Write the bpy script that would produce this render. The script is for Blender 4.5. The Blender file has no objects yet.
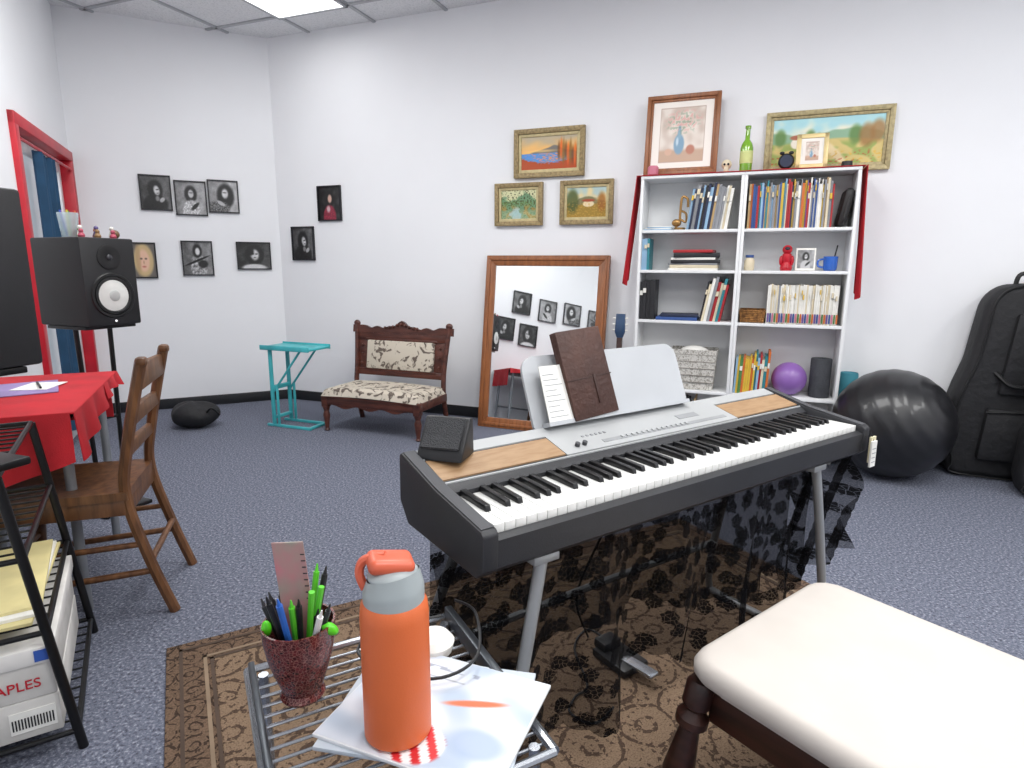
import bpy, bmesh, math, random
from mathutils import Matrix, Vector, noise
random.seed(7)
S=bpy.context.scene
try: S.view_settings.view_transform='Standard'
except: pass
def srgb1(c): return c/12.92 if c<=.04045 else ((c+.055)/1.055)**2.4
def lin(h,a=1):
    h=h.lstrip('#');return (*[srgb1(int(h[i:i+2],16)/255) for i in (0,2,4)],a)
_m={}
def M(name,col,rough=.5,metal=0,var=.12,vs=8,bump=0,bs=60,coat=0,emit=0,trans=0,alpha=1,spec=.5,c2=None,stretch=None,detail=3):
    if name in _m: return _m[name]
    m=bpy.data.materials.new(name);m.use_nodes=True;nt=m.node_tree;N=nt.nodes;L=nt.links
    b=N['Principled BSDF'];b.inputs['Roughness'].default_value=rough;b.inputs['Metallic'].default_value=metal
    b.inputs['Coat Weight'].default_value=coat;b.inputs['Transmission Weight'].default_value=trans
    b.inputs['Alpha'].default_value=alpha;b.inputs['Specular IOR Level'].default_value=spec
    tc=N.new('ShaderNodeTexCoord');mp=N.new('ShaderNodeMapping');L.new(tc.outputs['Object'],mp.inputs[0])
    if stretch: mp.inputs['Scale'].default_value=stretch
    n=N.new('ShaderNodeTexNoise');n.inputs['Scale'].default_value=vs;n.inputs['Detail'].default_value=detail;L.new(mp.outputs[0],n.inputs['Vector'])
    mx=N.new('ShaderNodeMix');mx.data_type='RGBA'
    a=lin(col)
    if c2: A,B=a,lin(c2)
    else: A=tuple(min(1,x*(1+var)) for x in a[:3])+(1,);B=tuple(x*(1-var) for x in a[:3])+(1,)
    mx.inputs[6].default_value=A;mx.inputs[7].default_value=B
    cr=N.new('ShaderNodeValToRGB');cr.color_ramp.elements[0].position=.35;cr.color_ramp.elements[1].position=.65
    L.new(n.outputs['Fac'],cr.inputs[0]);L.new(cr.outputs[0],mx.inputs[0]);L.new(mx.outputs[2],b.inputs['Base Color'])
    if emit:
        L.new(mx.outputs[2],b.inputs['Emission Color']);b.inputs['Emission Strength'].default_value=emit
    if bump:
        n2=N.new('ShaderNodeTexNoise');n2.inputs['Scale'].default_value=bs;L.new(mp.outputs[0],n2.inputs['Vector'])
        bp=N.new('ShaderNodeBump');bp.inputs['Strength'].default_value=bump;bp.inputs['Distance'].default_value=.01
        L.new(n2.outputs['Fac'],bp.inputs['Height']);L.new(bp.outputs[0],b.inputs['Normal'])
    _m[name]=m;return m
class Ob:
    def __init__(s,name,loc=(0,0,0),ang=0,tilt=0,tilty=0):
        s.name=name;s.bm=bmesh.new();s.mats=[]
        s.mtx=Matrix.Translation(loc)@Matrix.Rotation(math.radians(ang),4,'Z')@Matrix.Rotation(math.radians(tilt),4,'X')@Matrix.Rotation(math.radians(tilty),4,'Y')
    def _add(s,b,mat,T=None):
        if T is not None: b.transform(T)
        if mat not in s.mats: s.mats.append(mat)
        i=s.mats.index(mat)
        bmesh.ops.recalc_face_normals(b,faces=b.faces)
        for f in b.faces: f.material_index=i
        me=bpy.data.meshes.new('t');b.to_mesh(me);b.free();s.bm.from_mesh(me);bpy.data.meshes.remove(me)
    def box(s,c,sz,mat,rot=(0,0,0),bev=0,seg=2):
        b=bmesh.new();bmesh.ops.create_cube(b,size=1);bmesh.ops.scale(b,vec=sz,verts=b.verts)
        if bev: bmesh.ops.bevel(b,geom=b.edges[:],offset=bev,segments=seg,affect='EDGES',profile=.5)
        R=Matrix.Translation(c)@Matrix.Rotation(math.radians(rot[2]),4,'Z')@Matrix.Rotation(math.radians(rot[1]),4,'Y')@Matrix.Rotation(math.radians(rot[0]),4,'X')
        s._add(b,mat,R)
    def b2(s,x0,x1,y0,y1,z0,z1,mat,bev=0):
        s.box(((x0+x1)/2,(y0+y1)/2,(z0+z1)/2),(abs(x1-x0),abs(y1-y0),abs(z1-z0)),mat,bev=bev)
    def cyl(s,p0,p1,r,mat,r2=None,seg=16):
        p0=Vector(p0);p1=Vector(p1);d=p1-p0;b=bmesh.new()
        bmesh.ops.create_cone(b,cap_ends=True,segments=seg,radius1=r,radius2=r if r2 is None else r2,depth=d.length)
        s._add(b,mat,Matrix.Translation((p0+p1)/2)@d.to_track_quat('Z','Y').to_matrix().to_4x4())
    def tube(s,pts,r,mat,seg=8,sub=6,closed=False):
        P=[Vector(p) for p in pts]
        if sub>1 and len(P)>2:
            Q=[];n=len(P);rng=n if closed else n-1
            for i in range(rng):
                g=lambda k:P[k%n] if closed else P[max(0,min(n-1,k))]
                a,b_,c,d=g(i-1),g(i),g(i+1),g(i+2)
                for k in range(sub):
                    t=k/sub;Q.append(.5*((2*b_)+(c-a)*t+(2*a-5*b_+4*c-d)*t*t+(-a+3*b_-3*c+d)*t**3))
            if not closed: Q.append(P[-1])
            P=Q
        b=bmesh.new();rings=[];up=None;n=len(P)
        for i,p in enumerate(P):
            if closed: t=(P[(i+1)%n]-P[i-1])
            else: t=P[min(i+1,n-1)]-P[max(i-1,0)]
            if t.length<1e-9: t=Vector((0,0,1))
            t.normalize()
            if up is None: up=t.orthogonal().normalized()
            up=(up-t*up.dot(t))
            up=up.normalized() if up.length>1e-6 else t.orthogonal().normalized()
            sd=t.cross(up);rr=r(i/(n-1)) if callable(r) else r
            rings.append([b.verts.new(p+(up*math.cos(a)+sd*math.sin(a))*rr) for a in [2*math.pi*k/seg for k in range(seg)]])
        for i in range(n if closed else n-1):
            A,B=rings[i],rings[(i+1)%n]
            for k in range(seg): b.faces.new((A[k],A[(k+1)%seg],B[(k+1)%seg],B[k]))
        if not closed: b.faces.new(rings[0][::-1]);b.faces.new(rings[-1])
        s._add(b,mat)
    def lathe(s,prof,mat,c=(0,0,0),seg=24,rot=None,sc=(1,1,1)):
        b=bmesh.new();R=[]
        for r,z in prof:
            R.append([b.verts.new((max(r,1e-4)*math.cos(2*math.pi*k/seg),max(r,1e-4)*math.sin(2*math.pi*k/seg),z)) for k in range(seg)])
        for i in range(len(R)-1):
            for k in range(seg): b.faces.new((R[i][k],R[i][(k+1)%seg],R[i+1][(k+1)%seg],R[i+1][k]))
        b.faces.new(R[0][::-1]);b.faces.new(R[-1])
        T=Matrix.Translation(c)
        if rot: T=T@Vector(rot).to_track_quat('Z','Y').to_matrix().to_4x4()
        s._add(b,mat,T@Matrix.Diagonal((*sc,1)))
    def ell(s,c,r,mat,rot=(0,0,0),u=20,v=14):
        b=bmesh.new();bmesh.ops.create_uvsphere(b,u_segments=u,v_segments=v,radius=1)
        if not hasattr(r,'__len__'): r=(r,r,r)
        R=Matrix.Rotation(math.radians(rot[2]),4,'Z')@Matrix.Rotation(math.radians(rot[1]),4,'Y')@Matrix.Rotation(math.radians(rot[0]),4,'X')
        s._add(b,mat,Matrix.Translation(c)@R@Matrix.Diagonal((*r,1)))
    def prism(s,pts,a0,a1,mat,ax='y',bev=0,T=None,seg=2):
        f={'y':lambda p,a:(p[0],a,p[1]),'x':lambda p,a:(a,p[0],p[1]),'z':lambda p,a:(p[0],p[1],a)}[ax]
        b=bmesh.new();A=[b.verts.new(f(p,a0)) for p in pts];B=[b.verts.new(f(p,a1)) for p in pts];n=len(pts)
        b.faces.new(A);b.faces.new(B[::-1])
        for i in range(n): b.faces.new((A[i],B[i],B[(i+1)%n],A[(i+1)%n]))
        if bev:
            bmesh.ops.recalc_face_normals(b,faces=b.faces)
            bmesh.ops.bevel(b,geom=b.edges[:],offset=bev,segments=seg,affect='EDGES',profile=.5)
        s._add(b,mat,T)
    def grid(s,fn,nu,nv,mat,thick=0):
        b=bmesh.new();V=[[b.verts.new(fn(i/nu,j/nv)) for j in range(nv+1)] for i in range(nu+1)]
        for i in range(nu):
            for j in range(nv): b.faces.new((V[i][j],V[i+1][j],V[i+1][j+1],V[i][j+1]))
        if thick:
            bmesh.ops.recalc_face_normals(b,faces=b.faces);bmesh.ops.solidify(b,geom=b.faces[:],thickness=thick)
        s._add(b,mat)
    def disc(s,x,z,rx,rz,y,mat,rot=0,seg=20,th=.0008):
        c,sn=math.cos(math.radians(rot)),math.sin(math.radians(rot));P=[]
        for k in range(seg):
            a=2*math.pi*k/seg;u,v=rx*math.cos(a),rz*math.sin(a);P.append((x+u*c-v*sn,z+u*sn+v*c))
        s.prism(P,y-th,y,mat)
    def done(s,sharp=35):
        me=bpy.data.meshes.new(s.name);s.bm.to_mesh(me);s.bm.free()
        for m in s.mats: me.materials.append(m)
        for p in me.polygons: p.use_smooth=True
        me.set_sharp_from_angle(angle=math.radians(sharp))
        o=bpy.data.objects.new(s.name,me);S.collection.objects.link(o);o.matrix_world=s.mtx
        return o
# ---- painted surface: a real flat mesh whose paint is a colour attribute computed in code
pmat=bpy.data.materials.new('painted_surface');pmat.use_nodes=True
_b=pmat.node_tree.nodes['Principled BSDF'];_b.inputs['Roughness'].default_value=.45
_a=pmat.node_tree.nodes.new('ShaderNodeVertexColor');_a.layer_name='Col';pmat.node_tree.links.new(_a.outputs['Color'],_b.inputs['Base Color'])
def picture(parent,w,h,y,fn,nx=72,nz=72,cx=0,cz=0,sat=1):
    me=bpy.data.meshes.new('picture');V=[];Fc=[];C=[]
    for j in range(nz+1):
        for i in range(nx+1):
            x,z=-1+2*i/nx,-1+2*j/nz;V.append((cx+x*w/2,y,cz+z*h/2));c=fn(x,z);g=sum(c)/3;C.append(tuple(g+(q-g)*sat for q in c))
    for j in range(nz):
        for i in range(nx):
            a=j*(nx+1)+i;Fc.append((a,a+1,a+nx+2,a+nx+1))
    me.from_pydata(V,[],Fc);me.materials.append(pmat)
    at=me.color_attributes.new('Col','FLOAT_COLOR','POINT')
    for k,c in enumerate(C): at.data[k].color=(*[srgb1(max(0,min(1,q))) for q in c],1)
    o=bpy.data.objects.new('picture',me);S.collection.objects.link(o);o.parent=parent;return o
def sm(a,b,x):
    t=max(0,min(1,(x-a)/(b-a)));return t*t*(3-2*t)
def E(x,z,cx,cz,rx,rz,soft=.25,rot=0):
    if rot:
        c,s_=math.cos(rot),math.sin(rot);dx,dz=x-cx,z-cz;x,z=cx+dx*c+dz*s_,cz-dx*s_+dz*c
    d=math.sqrt(((x-cx)/rx)**2+((z-cz)/rz)**2);return 1-sm(1-soft,1+soft,d)
def mixc(a,b,t): return tuple(p*(1-t)+q*t for p,q in zip(a,b))
def nz_(x,z,s,o=0): return noise.noise(Vector((x*s,z*s,o)))
# ---------------- frame of the room
AB=(-2.016,5.421);AL=(-3.310,4.780);TB=-21.263;TA=26.35;TL=114.685;CH=3.006
cB,sB=math.cos(math.radians(TB)),math.sin(math.radians(TB))
def Bp(s,y,z=0): return (AB[0]+cB*s-sB*y,AB[1]+sB*s+cB*y,z)
cL,sL=math.cos(math.radians(TL)),math.sin(math.radians(TL))
def Lp(s,y,z=0): return (AL[0]+cL*s-sL*y,AL[1]+sL*s+cL*y,z)
WB=lambda n,s=0,y=0,z=0,**k: Ob(n,Bp(s,y,z),TB,**k)
cA,sA=math.cos(math.radians(TA)),math.sin(math.radians(TA))
WA=lambda n,s=0,y=0,z=0,**k: Ob(n,(AL[0]+cA*s-sA*y,AL[1]+sA*s+cA*y,z),TA,**k)
WL=lambda n,s=0,y=0,z=0,**k: Ob(n,Lp(s,y,z),TL,**k)
# ---------------- materials
wall=M('wall_paint','#edeef1',.85,var=.01,vs=2,bump=.05,bs=180)
black=M('black_plastic','#17181b',.45,bump=.05,bs=400)
blackm=M('black_metal','#141416',.35,metal=.3)
basem=M('baseboard_rubber','#1b1c20',.5)
white=M('white_laminate','#e6e7e8',.4,var=.02)
chrome=M('chrome','#a9adb3',.25,metal=.9)
silver=M('silver_paint','#9fa2a4',.35,metal=.3,var=.04)
silverp=M('silver_panel','#a9abac',.45,metal=.1,var=.03)
redp=M('red_paint','#b81427',.4)
redc=M('red_cloth','#b01522',.8,bump=.2,bs=300)
paper=M('paper','#e8e7e2',.8,var=.03)
gold=M('gold_frame','#93805a',.45,metal=.25,var=.25,vs=60,bump=.4,bs=120)
oakf=M('orange_oak','#9c6036',.4,c2='#7c4926',vs=6,stretch=(8,8,1),detail=6)
darkw=M('dark_walnut','#3d2119',.35,c2='#24120d',vs=6,stretch=(1,8,8),detail=6)
chairw=M('chair_oak','#744e30',.4,c2='#50321d',vs=7,stretch=(6,6,1),detail=6)
cherry=M('cherry_wood','#5c3226',.35,c2='#3a1b14',vs=7,stretch=(1,5,5),detail=5)
glassg=M('green_glass','#74a628',.08,coat=.5,spec=.8,var=.2)
def ramp_mat(name,scale,stops,rough=.95,bump=.6,second=None):
    m=bpy.data.materials.new(name);m.use_nodes=True;nt=m.node_tree;N=nt.nodes;L=nt.links;b=N['Principled BSDF']
    b.inputs['Roughness'].default_value=rough;b.inputs['Specular IOR Level'].default_value=.15
    tc=N.new('ShaderNodeTexCoord');n=N.new('ShaderNodeTexNoise');n.inputs['Scale'].default_value=scale;n.inputs['Detail'].default_value=4;n.inputs['Roughness'].default_value=.7
    L.new(tc.outputs['Object'],n.inputs['Vector']);cr=N.new('ShaderNodeValToRGB');e=cr.color_ramp.elements
    e[0].position,e[0].color=stops[0][0],lin(stops[0][1]);e[1].position,e[1].color=stops[-1][0],lin(stops[-1][1])
    for p,c in stops[1:-1]: x=e.new(p);x.color=lin(c)
    L.new(n.outputs['Fac'],cr.inputs[0]);L.new(cr.outputs[0],b.inputs['Base Color'])
    bp=N.new('ShaderNodeBump');bp.inputs['Strength'].default_value=bump;bp.inputs['Distance'].default_value=.01
    L.new(n.outputs['Fac'],bp.inputs['Height']);L.new(bp.outputs[0],b.inputs['Normal']);return m
carpet=ramp_mat('carpet_loop',100,[(.3,'#30333b'),(.45,'#626675'),(.55,'#737786'),(.7,'#b0b3bc')])
def rug_mat(name,base,dark,scale,light):
    m=bpy.data.materials.new(name);m.use_nodes=True;nt=m.node_tree;N=nt.nodes;L=nt.links;b=N['Principled BSDF'];b.inputs['Roughness'].default_value=.95;b.inputs['Specular IOR Level'].default_value=.1
    tc=N.new('ShaderNodeTexCoord');nz=N.new('ShaderNodeTexNoise');nz.inputs['Scale'].default_value=14;L.new(tc.outputs['Object'],nz.inputs['Vector'])
    mx=N.new('ShaderNodeMix');mx.data_type='VECTOR';mx.inputs[0].default_value=.035
    L.new(tc.outputs['Object'],mx.inputs[4]);L.new(nz.outputs['Color'],mx.inputs[5])
    v=N.new('ShaderNodeTexVoronoi');v.voronoi_dimensions='2D';v.inputs['Scale'].default_value=scale;v.inputs['Randomness'].default_value=.12;L.new(mx.outputs[1],v.inputs['Vector'])
    def band(c,wd):
        a=N.new('ShaderNodeMath');a.operation='SUBTRACT';a.inputs[1].default_value=c;L.new(v.outputs['Distance'],a.inputs[0])
        d=N.new('ShaderNodeMath');d.operation='ABSOLUTE';L.new(a.outputs[0],d.inputs[0])
        e=N.new('ShaderNodeMath');e.operation='LESS_THAN';e.inputs[1].default_value=wd;L.new(d.outputs[0],e.inputs[0]);return e
    r1=band(.47,.035);r2=band(.16,.035)
    mxm=N.new('ShaderNodeMath');mxm.operation='MAXIMUM';L.new(r1.outputs[0],mxm.inputs[0]);L.new(r2.outputs[0],mxm.inputs[1])
    n3=N.new('ShaderNodeTexNoise');n3.inputs['Scale'].default_value=75;n3.inputs['Detail'].default_value=3;L.new(tc.outputs['Object'],n3.inputs['Vector'])
    gt=N.new('ShaderNodeMath');gt.operation='GREATER_THAN';gt.inputs[1].default_value=.43;L.new(n3.outputs['Fac'],gt.inputs[0])
    mu=N.new('ShaderNodeMath');mu.operation='MULTIPLY';L.new(mxm.outputs[0],mu.inputs[0]);L.new(gt.outputs[0],mu.inputs[1])
    sp=N.new('ShaderNodeMath');sp.operation='GREATER_THAN';sp.inputs[1].default_value=.62;L.new(n3.outputs['Fac'],sp.inputs[0])
    mm=N.new('ShaderNodeMath');mm.operation='MAXIMUM';L.new(mu.outputs[0],mm.inputs[0]);L.new(sp.outputs[0],mm.inputs[1])
    c1=N.new('ShaderNodeMix');c1.data_type='RGBA';c1.inputs[6].default_value=lin(base);c1.inputs[7].default_value=lin(dark);L.new(mm.outputs[0],c1.inputs[0])
    n4=N.new('ShaderNodeTexNoise');n4.inputs['Scale'].default_value=230;L.new(tc.outputs['Object'],n4.inputs['Vector'])
    m2=N.new('ShaderNodeMix');m2.data_type='RGBA';m2.blend_type='MULTIPLY';m2.inputs[0].default_value=.65;L.new(c1.outputs[2],m2.inputs[6])
    c4=N.new('ShaderNodeValToRGB');c4.color_ramp.elements[0].position=.35;c4.color_ramp.elements[0].color=(.4,.4,.4,1);c4.color_ramp.elements[1].position=.6
    L.new(n4.outputs['Fac'],c4.inputs[0]);L.new(c4.outputs[0],m2.inputs[7]);L.new(m2.outputs[2],b.inputs['Base Color'])
    bp=N.new('ShaderNodeBump');bp.inputs['Strength'].default_value=.5;bp.inputs['Distance'].default_value=.005;L.new(n4.outputs['Fac'],bp.inputs['Height']);L.new(bp.outputs[0],b.inputs['Normal'])
    return m
rugf=rug_mat('rug_field','#8a7460','#55453a',6.5,'');rugb=rug_mat('rug_border','#756050','#43362e',13,'')
def lace_mat():
    m=bpy.data.materials.new('black_lace');m.use_nodes=True;nt=m.node_tree;N=nt.nodes;L=nt.links
    b=N['Principled BSDF'];b.inputs['Base Color'].default_value=(.005,.005,.006,1);b.inputs['Roughness'].default_value=.9;b.inputs['Specular IOR Level'].default_value=.05
    tc=N.new('ShaderNodeTexCoord');sx=N.new('ShaderNodeSeparateXYZ');cx=N.new('ShaderNodeCombineXYZ');L.new(tc.outputs['Object'],sx.inputs[0]);L.new(sx.outputs['X'],cx.inputs['X']);L.new(sx.outputs['Z'],cx.inputs['Y'])
    v=N.new('ShaderNodeTexVoronoi');v.voronoi_dimensions='2D';v.inputs['Scale'].default_value=17;v.inputs['Randomness'].default_value=.9;L.new(cx.outputs[0],v.inputs['Vector'])
    v2=N.new('ShaderNodeTexVoronoi');v2.voronoi_dimensions='2D';v2.inputs['Scale'].default_value=95;v2.feature='DISTANCE_TO_EDGE';L.new(cx.outputs[0],v2.inputs['Vector'])
    nn=N.new('ShaderNodeTexNoise');nn.inputs['Scale'].default_value=60;L.new(cx.outputs[0],nn.inputs['Vector'])
    ad=N.new('ShaderNodeMath');ad.operation='MULTIPLY_ADD';ad.inputs[1].default_value=.5;L.new(nn.outputs['Fac'],ad.inputs[0]);L.new(v.outputs['Distance'],ad.inputs[2])
    a=N.new('ShaderNodeMath');a.operation='LESS_THAN';a.inputs[1].default_value=.58;L.new(ad.outputs[0],a.inputs[0])
    g=N.new('ShaderNodeMath');g.operation='GREATER_THAN';g.inputs[1].default_value=.04;L.new(v2.outputs['Distance'],g.inputs[0])
    f=N.new('ShaderNodeMath');f.operation='MULTIPLY';L.new(a.outputs[0],f.inputs[0]);L.new(g.outputs[0],f.inputs[1])
    mr=N.new('ShaderNodeMapRange');mr.inputs[3].default_value=.60;mr.inputs[4].default_value=.97;L.new(f.outputs[0],mr.inputs[0]);L.new(mr.outputs[0],b.inputs['Alpha'])
    return m
lace=lace_mat()
def fabric(name,base,dark,sc,th=.52):
    m=bpy.data.materials.new(name);m.use_nodes=True;nt=m.node_tree;N=nt.nodes;L=nt.links;b=N['Principled BSDF'];b.inputs['Roughness'].default_value=.9
    tc=N.new('ShaderNodeTexCoord');n=N.new('ShaderNodeTexNoise');n.inputs['Scale'].default_value=sc;n.inputs['Detail'].default_value=5;n.inputs['Distortion'].default_value=1.2;L.new(tc.outputs['Object'],n.inputs['Vector'])
    cr=N.new('ShaderNodeValToRGB');e=cr.color_ramp.elements;e[0].position=th;e[0].color=lin(base);e[1].position=th+.06;e[1].color=lin(dark)
    L.new(n.outputs['Fac'],cr.inputs[0]);L.new(cr.outputs[0],b.inputs['Base Color']);return m
floral=fabric('floral_upholstery','#c6bdae','#62574f',17,.53)
# ---------------- room shell
poly=[AL,AB,Bp(7.2,0)[:2],(3.6,-2.4),Lp(-7.6,0)[:2]]
o=Ob('floor');o.prism([(-5,6.6),(6,6.6),(6,-3.2),(-5,-3.2)],-.05,0,carpet,'z');o.done()
o=WB('wall_back');o.b2(-.1,7.3,0,.1,0,CH+.05,wall);o.done()
o=WA('wall_corner');o.b2(-.1,1.544,0,.1,0,CH+.05,wall);o.done()
o=WL('wall_left');o.b2(-7.7,-1.38,0,.1,0,CH+.05,wall);o.b2(-1.38,-.06,0,.1,1.94,CH+.05,wall);o.b2(-.06,.1,0,.1,0,CH+.05,wall);o.done()
def wseg(name,p,q):
    a=math.degrees(math.atan2(q[1]-p[1],q[0]-p[0]));l=math.dist(p,q)
    o=Ob(name,(p[0],p[1],0),a);o.b2(-.1,l+.1,0,.1,0,CH+.05,wall);o.done()
wseg('wall_right',poly[2],poly[3]);wseg('wall_rear',poly[3],poly[4])
o=WB('baseboard_back');o.b2(.0,7.2,-.012,0,0,.085,basem,.003);o.done()
o=WA('baseboard_corner');o.b2(0.01,1.44,-.012,0,0,.085,basem,.003);o.done()
o=WL('baseboard_left');o.b2(-7.6,-1.46,-.012,0,0,.085,basem,.003);o.done()
ctile=ramp_mat('ceiling_tile',90,[(.35,'#cfd0d3'),(.45,'#e6e7e9'),(.7,'#efeff1')],.9,.3)
cgrid=M('ceiling_grid_metal','#b2b4b8',.5,var=.03)
diff=M('light_diffuser','#ffffff',.5,var=0,emit=1.6)
o=Ob('ceiling');o.prism([(-5,6.6),(6,6.6),(6,-3.2),(-5,-3.2)],CH,CH+.05,ctile,'z');o.done()
o=WB('trim_ceiling_grid',z=CH)
def inpoly(x,y):
    c=False;n=len(poly)
    for i in range(n):
        a,b=poly[i],poly[(i+1)%n]
        if (a[1]>y)!=(b[1]>y) and x<(b[0]-a[0])*(y-a[1])/(b[1]-a[1])+a[0]: c=not c
    return c
def runs(fn,l0,l1):
    st=None;out=[];k=l0
    while k<l1:
        p=fn(k);ins=inpoly(p[0],p[1])
        if ins and st is None: st=k
        if not ins and st is not None: out.append((st,k-.02));st=None
        k+=.02
    return out
for i in range(-4,14):
    s=.42+.61*i
    for a,b in runs(lambda k:Bp(s,k),-9,1): o.b2(s-.012,s+.012,a,b,-.012,0,cgrid)
for j in range(0,15):
    y=-.33-.61*j
    for a,b in runs(lambda k:Bp(k,y),-3,8): o.b2(a,b,y-.012,y+.012,-.012,0,cgrid)
o.done()
PAN=[(0,0),(1,2)]  # second panel is out of view, added to brighten the left wall
for j in (2,5,8):  # further panels out of view, laid out to even the light
    for i in range(4 if j==2 else 3,12,3):
        s_,y_=.42+.61*i,-.33-.61*j
        if all(inpoly(*Bp(s_+a,y_+b)[:2]) for a in (-.15,.76) for b in (.15,-1.37)): PAN.append((i,j))
for i,j in PAN:
    o=WB('ceiling_light_panel',.42+.61*i+.305,-.94-.61*j,CH-.02)
    o.b2(-.29,.29,-.595,.595,-.004,.006,diff,.002)
    for a in ((-.305,-.285,-.61,.61),(.285,.305,-.61,.61),(-.305,.305,-.61,-.59),(-.305,.305,.59,.61)): o.b2(*a,-.008,.02,cgrid)
    o.done()
# ---------------- doorway
o=WL('door_1')
fr=redp
o.b2(-1.44,-1.37,-.03,.11,0,2.0,fr,.006);o.b2(-.11,-.045,-.03,.11,0,2.0,fr,.006);o.b2(-1.44,-.045,-.031,.11,1.93,2.0,fr,.006)
pane=M('door_glass_glow','#dfe7ee',.15,var=.03,emit=.35)  # pane glows slightly, emission stands in for daylight behind it
o.b2(-1.37,-.11,.07,.09,0,1.93,pane)
wf=M('door_frame_white','#e5e7ea',.4)
o.b2(-1.37,-1.30,.045,.07,0,1.93,wf,.003);o.b2(-.17,-.11,.045,.07,0,1.93,wf,.003);o.b2(-1.3,-.15,.045,.07,.0,.25,wf,.003);o.b2(-1.3,-.15,.045,.07,1.84,1.93,wf,.003)
o.cyl((-.80,.04,1.0),(-.80,-.02,1.0),.012,chrome);o.cyl((-.80,-.02,1.0),(-.92,-.02,1.0),.01,chrome)
o.done()
cur=M('blue_curtain','#1d4463',.85,bump=.1)
o=WL('curtain');o.grid(lambda u,v:(-1.02+.48*u,-.005+.018*math.sin(u*38)-.01*math.sin(u*11),1.86-1.75*v),60,6,cur,.003);o.cyl((-1.35,-.02,1.87),(-.12,-.02,1.87),.009,redp);o.done()
# ---------------- pictures
framek=M('black_frame','#15161c',.35)
def portrait(kind,seed):
    def g(v): return (v,v,v*1.01)
    def fn(x,z):
        n=nz_(x,z,3,seed);n2=nz_(x,z,12,seed+5)
        bg=[.32,.55,.62,.7,.45,.25,.22,.12][kind]
        v=bg+.12*n+.08*x
        if kind in (0,5):
            v=v*(1-.75*E(x,z,-.05,-.75,.85,.65,.15));v=v+( .06-v)*E(x,z,-.02,.15,.5,.62,.2)
            v=v+(.78+.1*n-v)*E(x,z,.08,.14,.2,.3,.35,.25);v=v+(.3-v)*E(x,z,.14,.2,.12,.04,.6,.2);v=v+(.35-v)*E(x,z,.14,-.02,.08,.03,.6,.2)
            v=v+(.7-v)*E(x,z,.42,-.42,.2,.13,.35,.6);v=v+(.5-v)*E(x,z,.1,-.35,.14,.16,.4)
        elif kind in (1,7):
            v=v+(.1-v)*E(x,z,0,.25,.42,.52,.2)
            b=E(x,z,0,-.85,.6,.75,.12)
            if kind==7:
                t=mixc(g(v),(.72,.2,.3),b*(.7+.4*n2));t=mixc(t,(.82,.68,.62),E(x,z,.05,.28,.18,.25,.35));return mixc(t,(.85,.8,.8),.8*E(x,z,-.1,-.35,.16,.2,.5))
            v=v+(.72+.25*n2-v)*b;v=v+(.78+.1*n-v)*E(x,z,.02,.28,.18,.25,.3);v=v+(.3-v)*E(x,z,.02,.34,.13,.03,.7);v=v+(.12-v)*E(x,z,.25,-.5,.35,.12,.3,.7)
        elif kind==2:
            v=v+(.08-v)*E(x,z,.15,.05,.6,.8,.2);v=v+(.82+.1*n-v)*E(x,z,.12,.2,.22,.32,.35);v=v+(.3-v)*E(x,z,.1,.26,.14,.04,.7);v=v+(.35+.3*n2-v)*E(x,z,-.4,-.75,.8,.45,.2);v=v+(.7-v)*E(x,z,-.2,-.45,.3,.12,.3,-.5)
        elif kind==3:
            t=mixc((.42,.4,.38),(.78,.68,.5),E(x,z,0,0,.85,1,.15));t=mixc(t,(.88,.72,.62),E(x,z,0,-.02,.5,.66,.25));t=mixc(t,(.7,.58,.42),.7*E(x,z,-.45,.1,.2,.9,.5))
            for sx in (-.2,.2): t=mixc(t,(.25,.2,.2),.85*E(x,z,sx,.1,.1,.05,.7))
            t=mixc(t,(.7,.35,.33),.8*E(x,z,0,-.38,.16,.05,.7));return mixc(t,(.7,.55,.45),E(x,z,0,-.12,.05,.1,.6))
        elif kind==4:
            v=v+(.6+.3*n2-v)*E(x,z,.05,-.55,.55,.8,.15);v=v+(.07-v)*E(x,z,0,.45,.32,.42,.25);v=v+(.82-v)*E(x,z,.02,.42,.16,.23,.35);v=v+(.06-v)*E(x,z,-.05,-.15,.9,.07,.3,.35);v=v+(.12-v)*E(x,z,.35,-.35,.35,.25,.25)
        else:
            v=v+(.08-v)*E(x,z,.05,.1,.6,.8,.15);v=v+(.74+.15*n+.2*x-v)*E(x,z,.05,.08,.26,.42,.35);v=v+(.8-v)*E(x,z,0,-1.0,.8,.35,.2)
            for sx in (-.06,.16): v=v+(.15-v)*E(x,z,sx,.15,.08,.05,.7)
            v=v+(.3-v)*E(x,z,.05,-.14,.08,.04,.7);v=v+(.06-v)*E(x,z,-.2,.35,.2,.3,.4)
        return g(v+.06*n2)
    return fn
def photo(F,s0,s1,z0,z1,kind,sd=[0]):
    sd[0]+=3.7
    w,h=s1-s0,z1-z0
    o=F('framed_photo',(s0+s1)/2,-.004,(z0+z1)/2)
    t=.010
    for a in ((-w/2,-w/2+t,-h/2,h/2),(w/2-t,w/2,-h/2,h/2),(-w/2,w/2,-h/2,-h/2+t),(-w/2,w/2,h/2-t,h/2)): o.b2(a[0],a[1],-.018,.003,a[2],a[3],framek)
    o.b2(-w/2+t,w/2-t,-.006,.002,-h/2+t,h/2-t,framek)
    ob=o.done();picture(ob,w-2*t,h-2*t,-.0075,portrait(kind,sd[0]),56,64)
photo(WA,.43,.65,1.61,1.88,0);photo(WA,.67,.90,1.58,1.85,1);photo(WA,.91,1.14,1.61,1.87,2);photo(WA,.32,.50,1.08,1.36,3);photo(WA,.68,.91,1.10,1.38,4);photo(WA,1.09,1.36,1.15,1.38,6)
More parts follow.
